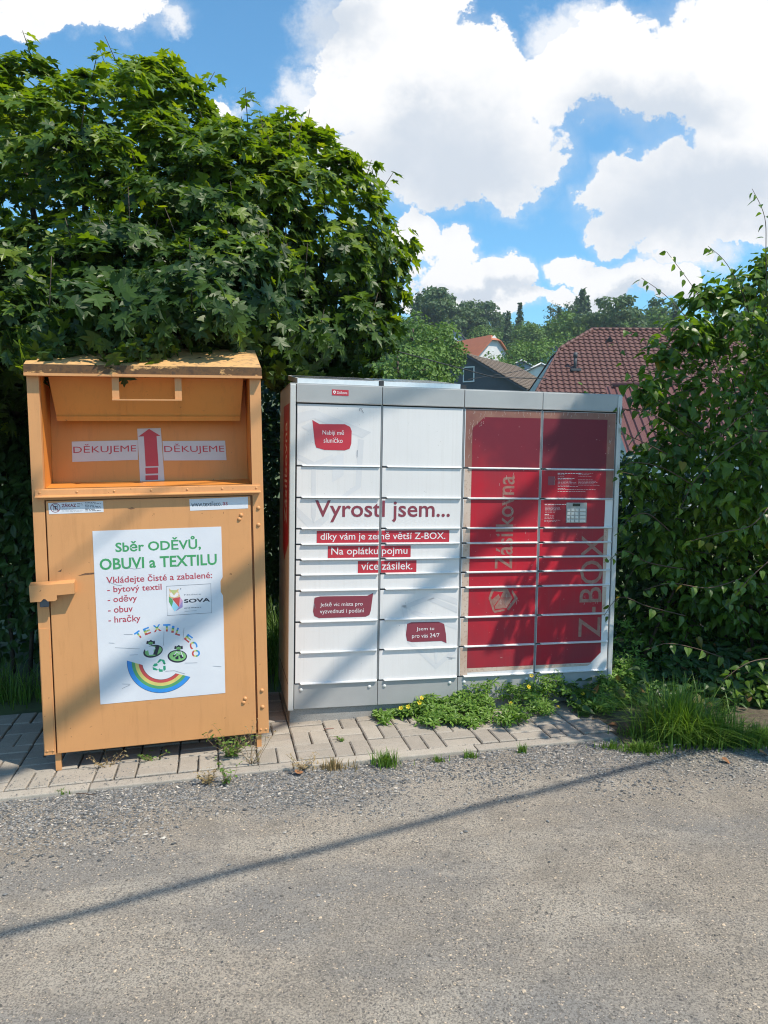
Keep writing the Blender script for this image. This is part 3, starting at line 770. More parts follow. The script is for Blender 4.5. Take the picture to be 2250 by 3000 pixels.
        for i in range(nx):
            for j in range(ny):
                a0 = x0 + .014 + (x1 - x0 - .028) * i / nx + .002; a1 = x0 + .014 + (x1 - x0 - .028) * (i + 1) / nx - .002
                u0 = .025 + .95 * j / ny + .003; u1 = .025 + .95 * (j + 1) / ny - .003
                P_ = lambda a, u: (a, y0 + (y1 - y0) * u, zf + .0135 + (zb - zf) * u)
                p.add([P_(a0, u0), P_(a1, u0), P_(a1, u1), P_(a0, u1)], [(0, 1, 2, 3)], 1)
        p.build('solar_panel', [M_alu, M_solar], root)
    cl = MB()
    cl.box(.494, .520, .008, .05, TOP + .006, TOP + .036); cl.box(1.002, 1.036, .008, .05, TOP + .006, TOP + .03)
    cl.box(.01, .03, .05, .62, TOP + .006, TOP + .018); cl.box(.2, 1.0, .58, .60, TOP + .006, TOP + .08)
    cl.build('panel_bracket', M_plast, root)
    return root
M_solar = pm('solar_cell', (.30, .31, .32), (.22, .23, .25), 4, .18, .2)
build_box()
# plinth
o = MB(); o.box(-.022, 2.06, .018, .66, -.16, -.001)
pl = o.build('concrete_plinth', M_base); pl.matrix_world = BOXM
tag(pl, 'low grey concrete plinth under the parcel locker', 'plinth')

# ------------------------------------------------------------------ ground
YAW = .216
KU = np.array([math.cos(YAW), math.sin(YAW)]); KV = np.array([-math.sin(YAW), math.cos(YAW)])
KO = np.array([-.445, 3.858])             # a point on the kerb's front edge
def st(x, y):
    d = np.array([x, y]) - KO; return d @ KU, d @ KV
def xy(s, t): return KO + KU * s + KV * t
def sstep(a, b, x):
    t = np.clip((x - a) / (b - a), 0, 1); return t * t * (3 - 2 * t)
def terrain(x, y):
    x = np.asarray(x, float); y = np.asarray(y, float)
    near = .025 * np.clip(x, -9, 9) + .014 * np.minimum(0, np.maximum(-9, x) + .6)
    hill = np.where(y > 35, (y - 35) * .138, 0); hill = np.minimum(hill, 33 + (y - 270) * .02 * (y > 270))
    hill = hill * (1 + .0006 * np.clip(-x, -200, 200)) + 1.6 * np.sin(x * .021 + 1.3) * sstep(60, 200, y)
    return near - .05 + hill
def tensor_grid(xs, ys, zf):
    X, Y = np.meshgrid(xs, ys); Z = zf(X, Y); nx, ny = len(xs), len(ys)
    V = np.stack([X, Y, Z], -1).reshape(-1, 3)
    i = np.arange((ny - 1) * (nx - 1)); r_, c_ = i // (nx - 1), i % (nx - 1); a = r_ * nx + c_
    return V, np.stack([a, a + 1, a + nx + 1, a + nx], 1)
def ground_mat():
    m, nt, p, o = new_mat('meadow')
    a = noise_tex(nt, .25, 6, .65); b = noise_tex(nt, 6, 4, .6)
    c = ramp(nt, a, [(.3, (.055, .085, .022)), (.55, (.085, .115, .035)), (.75, (.10, .10, .045))])
    c = mixc(nt, ramp(nt, b, [(.45, (0, 0, 0)), (.7, (.7, .7, .7))]), c, (.05, .045, .03))
    nt.links.new(c, p.inputs['Base Color']); p.inputs['Roughness'].default_value = .95
    return m
xs = np.concatenate([np.linspace(-900, -60, 30), np.linspace(-55, 55, 60), np.linspace(60, 900, 30)])
ys = np.concatenate([np.linspace(-400, -20, 12), np.linspace(-15, 60, 60), np.linspace(65, 330, 50), np.linspace(360, 1500, 16)])
V, F = tensor_grid(xs, ys, terrain)
g = fast_mesh('ground', V, F, ground_mat(), smooth=True); tag(g, kind='structure')

def road_mat():
    m, nt, p, o = new_mat('worn_gravel_road')
    tc = nt.nodes.new('ShaderNodeTexCoord')
    big = noise_tex(nt, .9, 5, .6, stretch=(.7, 1.5, 1)); mid = noise_tex(nt, 5, 6, .65); fine = noise_tex(nt, 140, 3, .7); fin2 = noise_tex(nt, 45, 4, .7)
    c = ramp(nt, mid, [(.30, (.215, .190, .155)), (.52, (.285, .250, .203)), (.72, (.345, .305, .248))])
    c = mixc(nt, ramp(nt, big, [(.44, (0, 0, 0)), (.60, (.8, .8, .8))]), c, (.195, .190, .180))
    dust = noise_tex(nt, 1.7, 5, .6, stretch=(.6, 1.3, 1), dist=.6)
    c = mixc(nt, ramp(nt, dust, [(.50, (0, 0, 0)), (.62, (.75, .75, .75))]), c, (.36, .325, .27))
    stain = noise_tex(nt, 3.3, 3, .5)
    c = mixc(nt, ramp(nt, stain, [(.66, (0, 0, 0)), (.74, (.6, .6, .6))]), c, (.15, .145, .135))
    def stones(scale, lo, hi, amount, cols, rnd):
        v = node(nt, 'ShaderNodeTexVoronoi', Scale=scale, Randomness=rnd); nt.links.new(tc.outputs['Object'], v.inputs['Vector'])
        sep = nt.nodes.new('ShaderNodeSeparateColor'); nt.links.new(v.outputs['Color'], sep.inputs[0])
        pres = mth(nt, 'GREATER_THAN', sep.outputs[0], amount)
        shape = ramp(nt, v.outputs['Distance'], [(lo, (1, 1, 1)), (hi, (0, 0, 0))])
        f = mth(nt, 'MULTIPLY', pres, shape)
        return f, ramp(nt, sep.outputs[1], cols), v.outputs['Distance'], pres
    f1, k1, d1, p1 = stones(120, .30, .42, .50, [(0, (.10, .095, .09)), (.4, (.22, .20, .18)), (.75, (.36, .32, .27)), (1, (.55, .47, .37))], 1)
    f2, k2, d2, p2 = stones(62, .28, .38, .74, [(0, (.09, .085, .085)), (.5, (.24, .22, .20)), (1, (.58, .46, .34))], 1)
    msk = ramp(nt, noise_tex(nt, 2.1, 4, .6), [(.42, (.45, .45, .45)), (.58, (1, 1, 1))])
    c = mixc(nt, mth(nt, 'MULTIPLY', f1, msk), c, k1)
    c = mixc(nt, mth(nt, 'MULTIPLY', f2, msk), c, k2)
    c = mixc(nt, mth(nt, 'MULTIPLY', ramp(nt, fine, [(.42, (1, 1, 1)), (.54, (0, 0, 0))]), .7), c, (.10, .092, .082))
    c = mixc(nt, mth(nt, 'MULTIPLY', ramp(nt, fin2, [(.60, (0, 0, 0)), (.72, (1, 1, 1))]), .35), c, (.46, .41, .34))
    nt.links.new(c, p.inputs['Base Color']); p.inputs['Roughness'].default_value = .95; p.inputs['Specular IOR Level'].default_value = .2
    h = mth(nt, 'ADD', mth(nt, 'MULTIPLY', f1, .5), mth(nt, 'MULTIPLY', f2, 1.0))
    h = mth(nt, 'ADD', h, mth(nt, 'MULTIPLY', fine, .35)); h = mth(nt, 'ADD', h, mth(nt, 'MULTIPLY', fin2, .8))
    bump(nt, h, .55, .006, p)
    return m
def fbm(x, y, s, sd=0):
    return mnoise.fractal(Vector((x * s + sd, y * s - sd, sd * .37)), 1.0, 2.0, 4)
s_ = np.concatenate([np.linspace(-26, -3, 24), np.linspace(-2.9, 4.2, 150), np.linspace(4.4, 26, 24)])
t_ = np.concatenate([np.linspace(-16, -3.2, 16), np.linspace(-3.1, .06, 90)])
def roadz(S, T):
    X = KO[0] + KU[0] * S + KV[0] * T; Y = KO[1] + KU[1] * S + KV[1] * T
    n = np.array([fbm(a, b, 1.1) * .010 + fbm(a, b, 4.5, 3) * .004 for a, b in zip(X.ravel(), Y.ravel())]).reshape(X.shape)
    return .025 * np.clip(X, -9, 9) + .014 * np.minimum(0, X + .6) - .014 + n
V, F = tensor_grid(s_, t_, roadz)
V[:, :2] = KO + V[:, :1] * KU + V[:, 1:2] * KV
rd = fast_mesh('road', V, F, road_mat(), smooth=True); tag(rd, kind='structure')
def roadh(x, y): return gz(x) - .014 + fbm(x, y, 1.1) * .010 + fbm(x, y, 4.5, 3) * .004

# kerb and pavers
k = MB(); s = -6.0
while s < 1.30:
    L = min(1.0, 1.86 - s) if s > .5 else 1.0; z0 = random.uniform(-.002, .002); t0 = random.uniform(-.003, .003)
    bm_ = MB(); b0 = len(k.v)
    k.box(s + .003, s + L - .003, t0, .078 + t0, -.10, .003 + z0, bev=.006)
    for i in range(b0, len(k.v)):
        q = k.v[i]; w = xy(q[0], q[1]); k.v[i] = (w[0], w[1], q[2] + gz(w[0]))
    s += L
kb = k.build('kerb', M_kerb); tag(kb, kind='structure')
pv = MB()
def paver(s0, s1, t0, t1):
    j = random.uniform; e = .0028 + j(0, .002); b0 = len(pv.v); dz = j(-.0035, .0035); tx = j(-.006, .006)
    ang = j(-.012, .012)
    c_ = .006
    S0, S1, T0, T1 = s0 + e, s1 - e, t0 + e, t1 - e
    vs = [(S0, T0, -.06), (S1, T0, -.06), (S1, T1, -.06), (S0, T1, -.06), (S0, T0, -.005), (S1, T0, -.005), (S1, T1, -.005), (S0, T1, -.005), (S0 + c_, T0 + c_, 0), (S1 - c_, T0 + c_, 0), (S1 - c_, T1 - c_, 0), (S0 + c_, T1 - c_, 0)]
    cs, ct = (s0 + s1) / 2, (t0 + t1) / 2; out = []
    for a, b, z in vs:
        da, db = a - cs, b - ct; a2 = cs + da * math.cos(ang) - db * math.sin(ang); b2 = ct + da * math.sin(ang) + db * math.cos(ang)
        w = xy(a2, b2); out.append((w[0], w[1], z + dz + tx * da + gz(w[0]) + .004))
    pv.add(out, [(0, 1, 5, 4), (1, 2, 6, 5), (2, 3, 7, 6), (3, 0, 4, 7), (4, 5, 9, 8), (5, 6, 10, 9), (6, 7, 11, 10), (7, 4, 8, 11), (8, 9, 10, 11)])
for i in range(-20, 9):
    for j in range(0, 6):
        s0, t0 = i * .205 + .03, .085 + j * .205
        if i < -17 and j > 3: continue
        if (i + j) % 2 == 0:
            paver(s0, s0 + .205, t0, t0 + .1025); paver(s0, s0 + .205, t0 + .1025, t0 + .205)
        else:
            paver(s0, s0 + .1025, t0, t0 + .205); paver(s0 + .1025, s0 + .205, t0, t0 + .205)
po = pv.build('pavement', M_paver); tag(po, kind='structure')
M_bed = pm('joint_grit', (.17, .15, .12), (.27, .24, .20), 90, .95, bs=.6, bd=.004, bscale=160)
bd = MB(); q = [xy(-6, .07), xy(1.86, .07), xy(1.86, 1.33), xy(-6, 1.33)]
bd.add([(a[0], a[1], gz(a[0]) - .004) for a in q], [(0, 1, 2, 3)])
tag(bd.build('paving_bed', M_bed), kind='structure')

M_soil = pm('dark_soil', (.075, .060, .042), (.13, .105, .07), 22, .95, bs=.7, bd=.02, bscale=40)
V, F = tensor_grid(np.linspace(1.83, 9, 60), np.linspace(-.18, 3.2, 40), lambda S, T: np.array([.025 * min(9, KO[0] + KU[0] * a + KV[0] * b) + .004 + .022 * fbm(a, b, 3, 7) - .03 * max(0, -.02 - b + .10 * fbm(a, 1, 2.2, 5)) * 6 + .0 for a, b in zip(S.ravel(), T.ravel())]).reshape(S.shape))
V[:, :2] = KO + V[:, :1] * KU + V[:, 1:2] * KV
tag(fast_mesh('verge', V, F, M_soil, smooth=True), kind='structure')

# loose stones: one uncountable sheet of chippings
def stones_mesh(name, pts, sizes, mat, label, cat):
    base = np.array([(1, 0, 0), (-1, 0, 0), (0, 1, 0), (0, -1, 0), (0, 0, .8), (0, 0, -.8), (.6, .6, .35), (-.6, .55, .4), (.5, -.6, .45), (-.6, -.6, .3)])
    fb = np.array([(4, 6, 7), (4, 7, 9), (4, 9, 8), (4, 8, 6), (6, 0, 2), (6, 2, 7), (7, 2, 1), (7, 1, 9), (9, 1, 3), (9, 3, 8), (8, 3, 0), (8, 0, 6)])
    n = len(pts)
    sc = np.stack([sizes * rng.uniform(.7, 1.4, n), sizes * rng.uniform(.5, 1.0, n), sizes * rng.uniform(.35, .75, n)], 1)
    a = rng.uniform(0, 6.28, n); ca, sa = np.cos(a), np.sin(a)
    B = base[None] * rng.uniform(.75, 1.25, (n, 10, 3)) * sc[:, None, :]
    X = B[..., 0] * ca[:, None] - B[..., 1] * sa[:, None]; Y = B[..., 0] * sa[:, None] + B[..., 1] * ca[:, None]
    V = np.stack([X, Y, B[..., 2]], -1) + np.asarray(pts)[:, None, :]
    F = (fb[None] + (np.arange(n) * 10)[:, None, None]).reshape(-1, 3)
    o = fast_mesh(name, V.reshape(-1, 3), F, mat); tag(o, label, cat, kind='stuff'); return o
def stone_mat(name, cols):
    m, nt, p, o = new_mat(name)
    g = nt.nodes.new('ShaderNodeNewGeometry')
    c = ramp(nt, g.outputs['Random Per Island'], cols)
    c = mixc(nt, .35, c, mixc(nt, 1.0, c, ramp(nt, noise_tex(nt, 220, 3, .6), [(.3, (.6, .6, .6)), (.7, (1.5, 1.5, 1.5))]), 'MULTIPLY'))
    nt.links.new(c, p.inputs['Base Color']); p.inputs['Roughness'].default_value = .85
    return m
M_chip = stone_mat('grey_chippings', [(0, (.055, .058, .06)), (.4, (.125, .13, .132)), (.72, (.21, .21, .205)), (.92, (.32, .30, .27)), (1, (.52, .47, .40))])
M_peb = stone_mat('tan_pebbles', [(0, (.07, .066, .06)), (.4, (.17, .155, .135)), (.75, (.33, .28, .22)), (1, (.56, .44, .31))])
def visible_xy(x, y): return y > 1.7 and abs(x) < .55 * y + .25
pts = []; sz = []
while len(pts) < 26000:
    s, t = random.uniform(-1.8, 3.2), -abs(random.gauss(0, .34)) + .0
    s_loc = s
    w = xy(s, t)
    if not visible_xy(*w): continue
    dens = .5 + .5 * fbm(w[0], w[1], 1.7, 8) * 2 + (.35 if s < .5 and t > -.42 else 0) + (.25 if t > -.3 else -.1)
    if random.random() > dens: continue
    r_ = random.uniform(.0028, .0065) if random.random() < .93 else random.uniform(.007, .011)
    pts.append((w[0], w[1], roadh(*w) + r_ * .25)); sz.append(r_)
stones_mesh('gravel', np.array(pts), np.array(sz), M_chip, 'loose grey chippings spread along the kerb edge', 'gravel')
pts = []; sz = []
while len(pts) < 30000:
    y = random.uniform(1.7, 4.6); x = random.uniform(-.55 * y - .2, .55 * y + .2); s, t = st(x, y)
    if t > -.05: continue
    if random.random() > .28 + 1.5 * max(0, fbm(x, y, 1.6, 21)) + .5 * max(0, fbm(x, y, 5, 4)): continue
    r_ = random.uniform(.0016, .0040) if random.random() < .965 else random.uniform(.004, .008)
    pts.append((x, y, roadh(x, y) + r_ * .1)); sz.append(r_)
stones_mesh('road_pebbles', np.array(pts), np.array(sz), M_peb, 'tan and grey pebbles half sunk in the worn road', 'gravel')
pts = []; sz = []
while len(pts) < 2600:                      # grit in the paving joints and against the plinth
    s, t = random.uniform(-1.9, 1.9), random.uniform(.0, .9); w = xy(s, t)
    g1 = (s - .03) % .1025; onj = min(g1, .1025 - g1) < .006 or min((t - .085) % .205, .205 - (t - .085) % .205) < .006
    near = (t < .2 and s < -.6) or (.62 < t < .70 and -.0 < s < .6)
    if not (onj or (near and random.random() < .5)): continue
    r_ = random.uniform(.002, .0048); pts.append((w[0], w[1], gz(w[0]) + (.0 if onj else .006))); sz.append(r_)
stones_mesh('joint_grit', np.array(pts), np.array(sz), M_chip, 'fine grit lying in the paving joints', 'gravel')

# ------------------------------------------------------------------ foliage tools
def norm(a): return a / (np.linalg.norm(a, axis=-1, keepdims=True) + 1e-9)
HALF = [(.0, -.02), (.10, -.07), (.28, -.05), (.47, .05), (.34, .17), (.24, .27), (.43, .36), (.63, .60), (.44, .585), (.29, .60), (.14, .55), (.21, .76), (.085, .80), (.0, 1.06)]
def leaf_template(half, cz, fold=.22, droop=.22, ctr=(0, .3)):
    pts = half + [(-x, y) for x, y in half[-2:0:-1]]
    P = np.array([ctr] + pts, float); z = -droop * P[:, 1] ** 2 + fold * np.abs(P[:, 0]) - fold * .9 * P[:, 0] ** 2
    V = np.stack([P[:, 0], P[:, 1], z], 1); n = len(pts)
    F = np.array([(0, 1 + i, 1 + (i + 1) % n) for i in range(n)])
    return V, F
MAPLE = leaf_template(HALF, 0, .10, .28)
MAPLE2 = leaf_template([(x * 1.05, y * .95) for x, y in HALF], 0, .25, .12)
MAPLE3 = leaf_template([(x * .9, y) for x, y in HALF], 0, .62, .45)
HEART = leaf_template([(.0, .0), (.16, -.06), (.34, .06), (.40, .24), (.31, .52), (.13, .84), (.0, 1.08)], 0, .35, .25)
OVAL = leaf_template([(.0, .0), (.22, .22), (.26, .5), (.15, .82), (.0, 1.0)], 0, .3, .2, (0, .45))
def leaf_cloud(P, tip, nrm, size, tmpl):
    """P,tip,nrm (n,3), size (n,) -> V,F of all the leaves"""
    T, F = tmpl; n = len(P)
    nrm = norm(nrm); tip = norm(tip - nrm * (tip * nrm).sum(-1, keepdims=True)); b = np.cross(tip, nrm)
    t = T[None] * size[:, None, None]
    V = P[:, None, :] + t[..., 0:1] * b[:, None, :] + t[..., 1:2] * tip[:, None, :] + t[..., 2:3] * nrm[:, None, :]
    FF = (F[None] + (np.arange(n) * len(T))[:, None, None]).reshape(-1, 3)
    return V.reshape(-1, 3), FF
def join(parts):
    Vs, Fs, b = [], [], 0
    for V, F in parts: Vs.append(V); Fs.append(F + b); b += len(V)
    return np.concatenate(Vs), np.concatenate(Fs)
def sphere_pts(n):
    v = rng.normal(size=(n, 3)); return norm(v)
def lumpy(D, sd, k=3.0):
    return np.array([mnoise.fractal(Vector((d[0] * k + sd, d[1] * k, d[2] * k - sd)), 1.0, 2.0, 3) for d in D])
def crown_points(blobs, per_m2, jit=.06, inner=.25, lump=.10, k=2.6, back=.45):
    """points over the skin of a union of balls, with outward directions"""
    P, N = [], []
    for bi, (c, r) in enumerate(blobs):
        c = np.asarray(c); n = int(4 * math.pi * r * r * per_m2); D = sphere_pts(n)
        rr = r * (1 + lump * lumpy(D, bi * 3.1, k) - np.abs(rng.normal(0, jit, n)) / r * .9)
        ins = rng.random(n) < inner; rr[ins] *= rng.uniform(.72, .95, ins.sum())
        q = c + D * rr[:, None]
        keep = np.ones(n, bool)
        for bj, (c2, r2) in enumerate(blobs):
            if bj == bi: continue
            keep &= np.linalg.norm(q - c2, axis=1) > r2 * .90
        toC = norm(CAM - q); face = (D * toC).sum(1)
        keep &= (face > -.25) | (rng.random(n) < back)
        P.append(q[keep]); N.append(D[keep])
    return np.concatenate(P), np.concatenate(N)
UPV = np.array([0, 0, 1.0])

# ------------------------------------------------------------------ the two maples
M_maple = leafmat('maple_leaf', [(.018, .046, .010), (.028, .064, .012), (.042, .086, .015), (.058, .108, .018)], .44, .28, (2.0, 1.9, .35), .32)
M_young_lit = leafmat('young_lit_maple_leaf', [(.062, .125, .012), (.095, .170, .016), (.135, .215, .020), (.18, .25, .024)], .40, .45, (2.1, 1.9, .32), .4)  # brightened for the lit top; its pair above is darkened for the shaded underside
def maple(name_loc, blobs, label, seed, trunk_h, per):
    root = empty('maple_tree', name_loc)
    tag(root, label, 'tree', 'round maples behind the boxes')
    base = np.array(name_loc)
    C0, N0 = crown_points(blobs, per, .10, .12, .11, 2.2, .35)         # hearts of the leaf clumps
    P, N = [], []
    for c, o in zip(C0, N0):
        k_ = rng.integers(36, 62); D = norm(rng.normal(size=(k_, 3)) + o * .9 + UPV * .5); r_ = rng.uniform(.12, .24)
        P.append(c + D * (r_ * rng.uniform(.5, 1.1, (k_, 1))) * [1, 1, .7]); N.append(norm(D * .6 + o * .6))
    Pi, Ni = crown_points([(c, r_ * .80) for c, r_ in blobs], 260, .10, .3, .12, 2.5, .7)
    P = np.concatenate(P + [Pi]); N = np.concatenate(N + [Ni])
    n = len(P)
    cell = np.floor(P / .28); h = np.sin(cell @ np.array([12.9898, 78.233, 37.719]) + seed) * 43758.5453; h = h - np.floor(h)
    sway = np.stack([np.cos(h * 6.28), np.sin(h * 6.28), np.zeros(n)], 1) * .3
    tip = N * .8 + np.array([0, 0, -.6]) + rng.normal(0, .45, (n, 3)) + sway
    hz_ = np.clip((P[:, 2] - 2.3) / 1.9, 0, 1)[:, None]            # shade leaves hang, top leaves lie flat to the light
    nr = N * (.95 - .5 * hz_) + UPV * (.30 + .65 * hz_) + rng.normal(0, .34, (n, 3)) + sway * .4
    size = rng.uniform(.052, .105, n) * (1 + .25 * (rng.random(n) < .15))
    a = rng.integers(0, 3, n)
    V, F = join([leaf_cloud(P[a == i], tip[a == i], nr[a == i], size[a == i], (MAPLE, MAPLE2, MAPLE3)[i]) for i in range(3)])
    # young shoots that stand out of the outline
    sh = MB(); LP, LT, LN, LS = [], [], [], []
    top = [i for i in range(n) if N[i][2] > .25 and N[i][1] < .6]
    for i in random.sample(top, min(len(top), 70)):
        p = P[i]; d = norm(N[i] * .5 + UPV * .9 + rng.normal(0, .2, 3)); L = random.uniform(.10, .30)
        sh.tube([p - d * .15, p + d * L * .6, p + d * L], .004, .002, 4)
        for j in range(random.randint(4, 7)):
            u = random.uniform(.35, 1.0); az = random.uniform(0, 6.28); o = np.array([math.cos(az), math.sin(az), random.uniform(-.25, .15)])
            LP.append(p + d * L * u + o * .03); LT.append(o); LN.append(UPV + o * .25 + rng.normal(0, .2, 3)); LS.append(random.uniform(.05, .10))
    V2, F2 = leaf_cloud(np.array(LP), np.array(LT), np.array(LN), np.array(LS), MAPLE)
    V, F = join([(V, F), (V2, F2)])
    # paler young leaves on top, darker below: crown light and shade in the colour
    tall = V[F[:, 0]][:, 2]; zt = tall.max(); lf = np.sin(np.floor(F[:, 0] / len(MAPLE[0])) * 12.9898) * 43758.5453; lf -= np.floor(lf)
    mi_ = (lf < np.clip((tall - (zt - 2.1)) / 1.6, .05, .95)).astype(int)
    fast_mesh('crown', V - base, F, [M_maple, M_young_lit], root, mi=mi_)
    t = MB(); z = trunk_h
    t.tube([(0, 0, -.1), (.03, .02, z * .5), (0, 0, z)], .13, .10, 9)
    for (c, r) in blobs:
        d = np.asarray(c) - base; t.tube([(0, 0, z * .92), d * [.4, .4, 0] + [0, 0, z + (d[2] - z) * .45], d * .8 + np.array([0, 0, z]) * .2, d], .05, .010, 6)
    for q in range(0, len(sh.v)): sh.v[q] = tuple(np.array(sh.v[q]) - base)
    t.add(sh.v, sh.f, 0, True)
    t.build('trunk', M_bark, root)
B = lambda x, y, d, r: (at(x, y, d), r)
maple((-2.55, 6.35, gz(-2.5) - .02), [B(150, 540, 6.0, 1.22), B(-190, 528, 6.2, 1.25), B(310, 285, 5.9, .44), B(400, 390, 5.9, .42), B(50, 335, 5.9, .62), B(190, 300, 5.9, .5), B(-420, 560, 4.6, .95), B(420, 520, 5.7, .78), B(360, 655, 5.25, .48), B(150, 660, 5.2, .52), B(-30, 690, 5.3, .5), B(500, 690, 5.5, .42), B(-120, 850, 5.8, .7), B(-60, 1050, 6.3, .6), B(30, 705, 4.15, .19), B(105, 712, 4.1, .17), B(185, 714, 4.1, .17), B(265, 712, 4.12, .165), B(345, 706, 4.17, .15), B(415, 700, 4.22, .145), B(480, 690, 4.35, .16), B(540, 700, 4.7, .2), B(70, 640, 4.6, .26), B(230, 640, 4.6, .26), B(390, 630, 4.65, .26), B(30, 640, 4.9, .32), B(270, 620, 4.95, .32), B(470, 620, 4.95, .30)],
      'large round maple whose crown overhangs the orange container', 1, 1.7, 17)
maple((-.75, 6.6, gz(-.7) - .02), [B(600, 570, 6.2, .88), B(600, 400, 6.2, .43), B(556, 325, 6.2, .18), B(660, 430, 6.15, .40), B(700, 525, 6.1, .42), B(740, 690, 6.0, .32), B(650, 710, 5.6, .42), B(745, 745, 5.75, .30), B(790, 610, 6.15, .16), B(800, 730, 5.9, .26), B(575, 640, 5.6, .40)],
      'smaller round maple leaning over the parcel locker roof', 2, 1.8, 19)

# ------------------------------------------------------------------ hedge behind the boxes
M_hedge = leafmat('hedge_leaf', [(.016, .042, .010), (.030, .075, .014), (.060, .12, .028)], .45, .26)
def hedge(loc, x0, x1, n, topf, yc, label, size=(.055, .10)):
    loc = np.array(loc); hr = empty('hedge', loc); tag(hr, label, 'hedge', 'hedges behind the boxes')
    x = rng.uniform(x0, x1, n); zz = rng.uniform(0, 1, n) ** .85 * np.array([topf(a) for a in x]) * rng.uniform(.86, 1.06, n)
    y = yc - .35 * np.sin(np.minimum(zz, 2) * 1.5) + np.abs(rng.normal(0, .22, n)) + .12 * np.sin(x * 4.3 + zz * 3)
    P = np.stack([x, y, zz + .025 * x], 1); nr = np.stack([rng.normal(0, .5, n), -rng.uniform(.2, 1, n), rng.uniform(.1, 1.1, n)], 1); tp = rng.normal(0, .6, (n, 3)) + [0, -.4, -.4]
    V, F = leaf_cloud(P, tp, nr, rng.uniform(size[0], size[1], n), OVAL)
    fast_mesh('foliage', V - loc, F, M_hedge, hr)
    st_ = MB()
    for i in range(int((x1 - x0) * 9)):
        a = random.uniform(x0, x1) - loc[0]; b_ = yc - loc[1]; h_ = topf(a + loc[0]) * .9; st_.tube([(a, b_, -.05), (a + random.uniform(-.1, .1), b_ + random.uniform(-.1, .2), h_ * .5), (a + random.uniform(-.2, .2), b_ + random.uniform(-.2, .2), h_)], .018, .006, 5)
    st_.build('stem', M_bark, hr)
hedge((-3.6, 5.9, -.09), -6.0, -1.75, 15000, lambda a: 2.3, 5.85, 'dark hedge close behind the paving, left of the orange container')
hedge((-1.6, 7.2, -.05), -3.4, .50, 22000, lambda a: 2.35 if a < -.45 else max(.9, 2.35 - (a + .45) * 1.7), 7.1, 'dark small leaved hedge seen in the gap between container and locker')
hedge((3.0, 6.3, .03), 1.50, 5.4, 15000, lambda a: 1.62 + .12 * math.sin(a * 5), 6.25, 'dark hedge behind the bush, right of the parcel locker', (.05, .085))

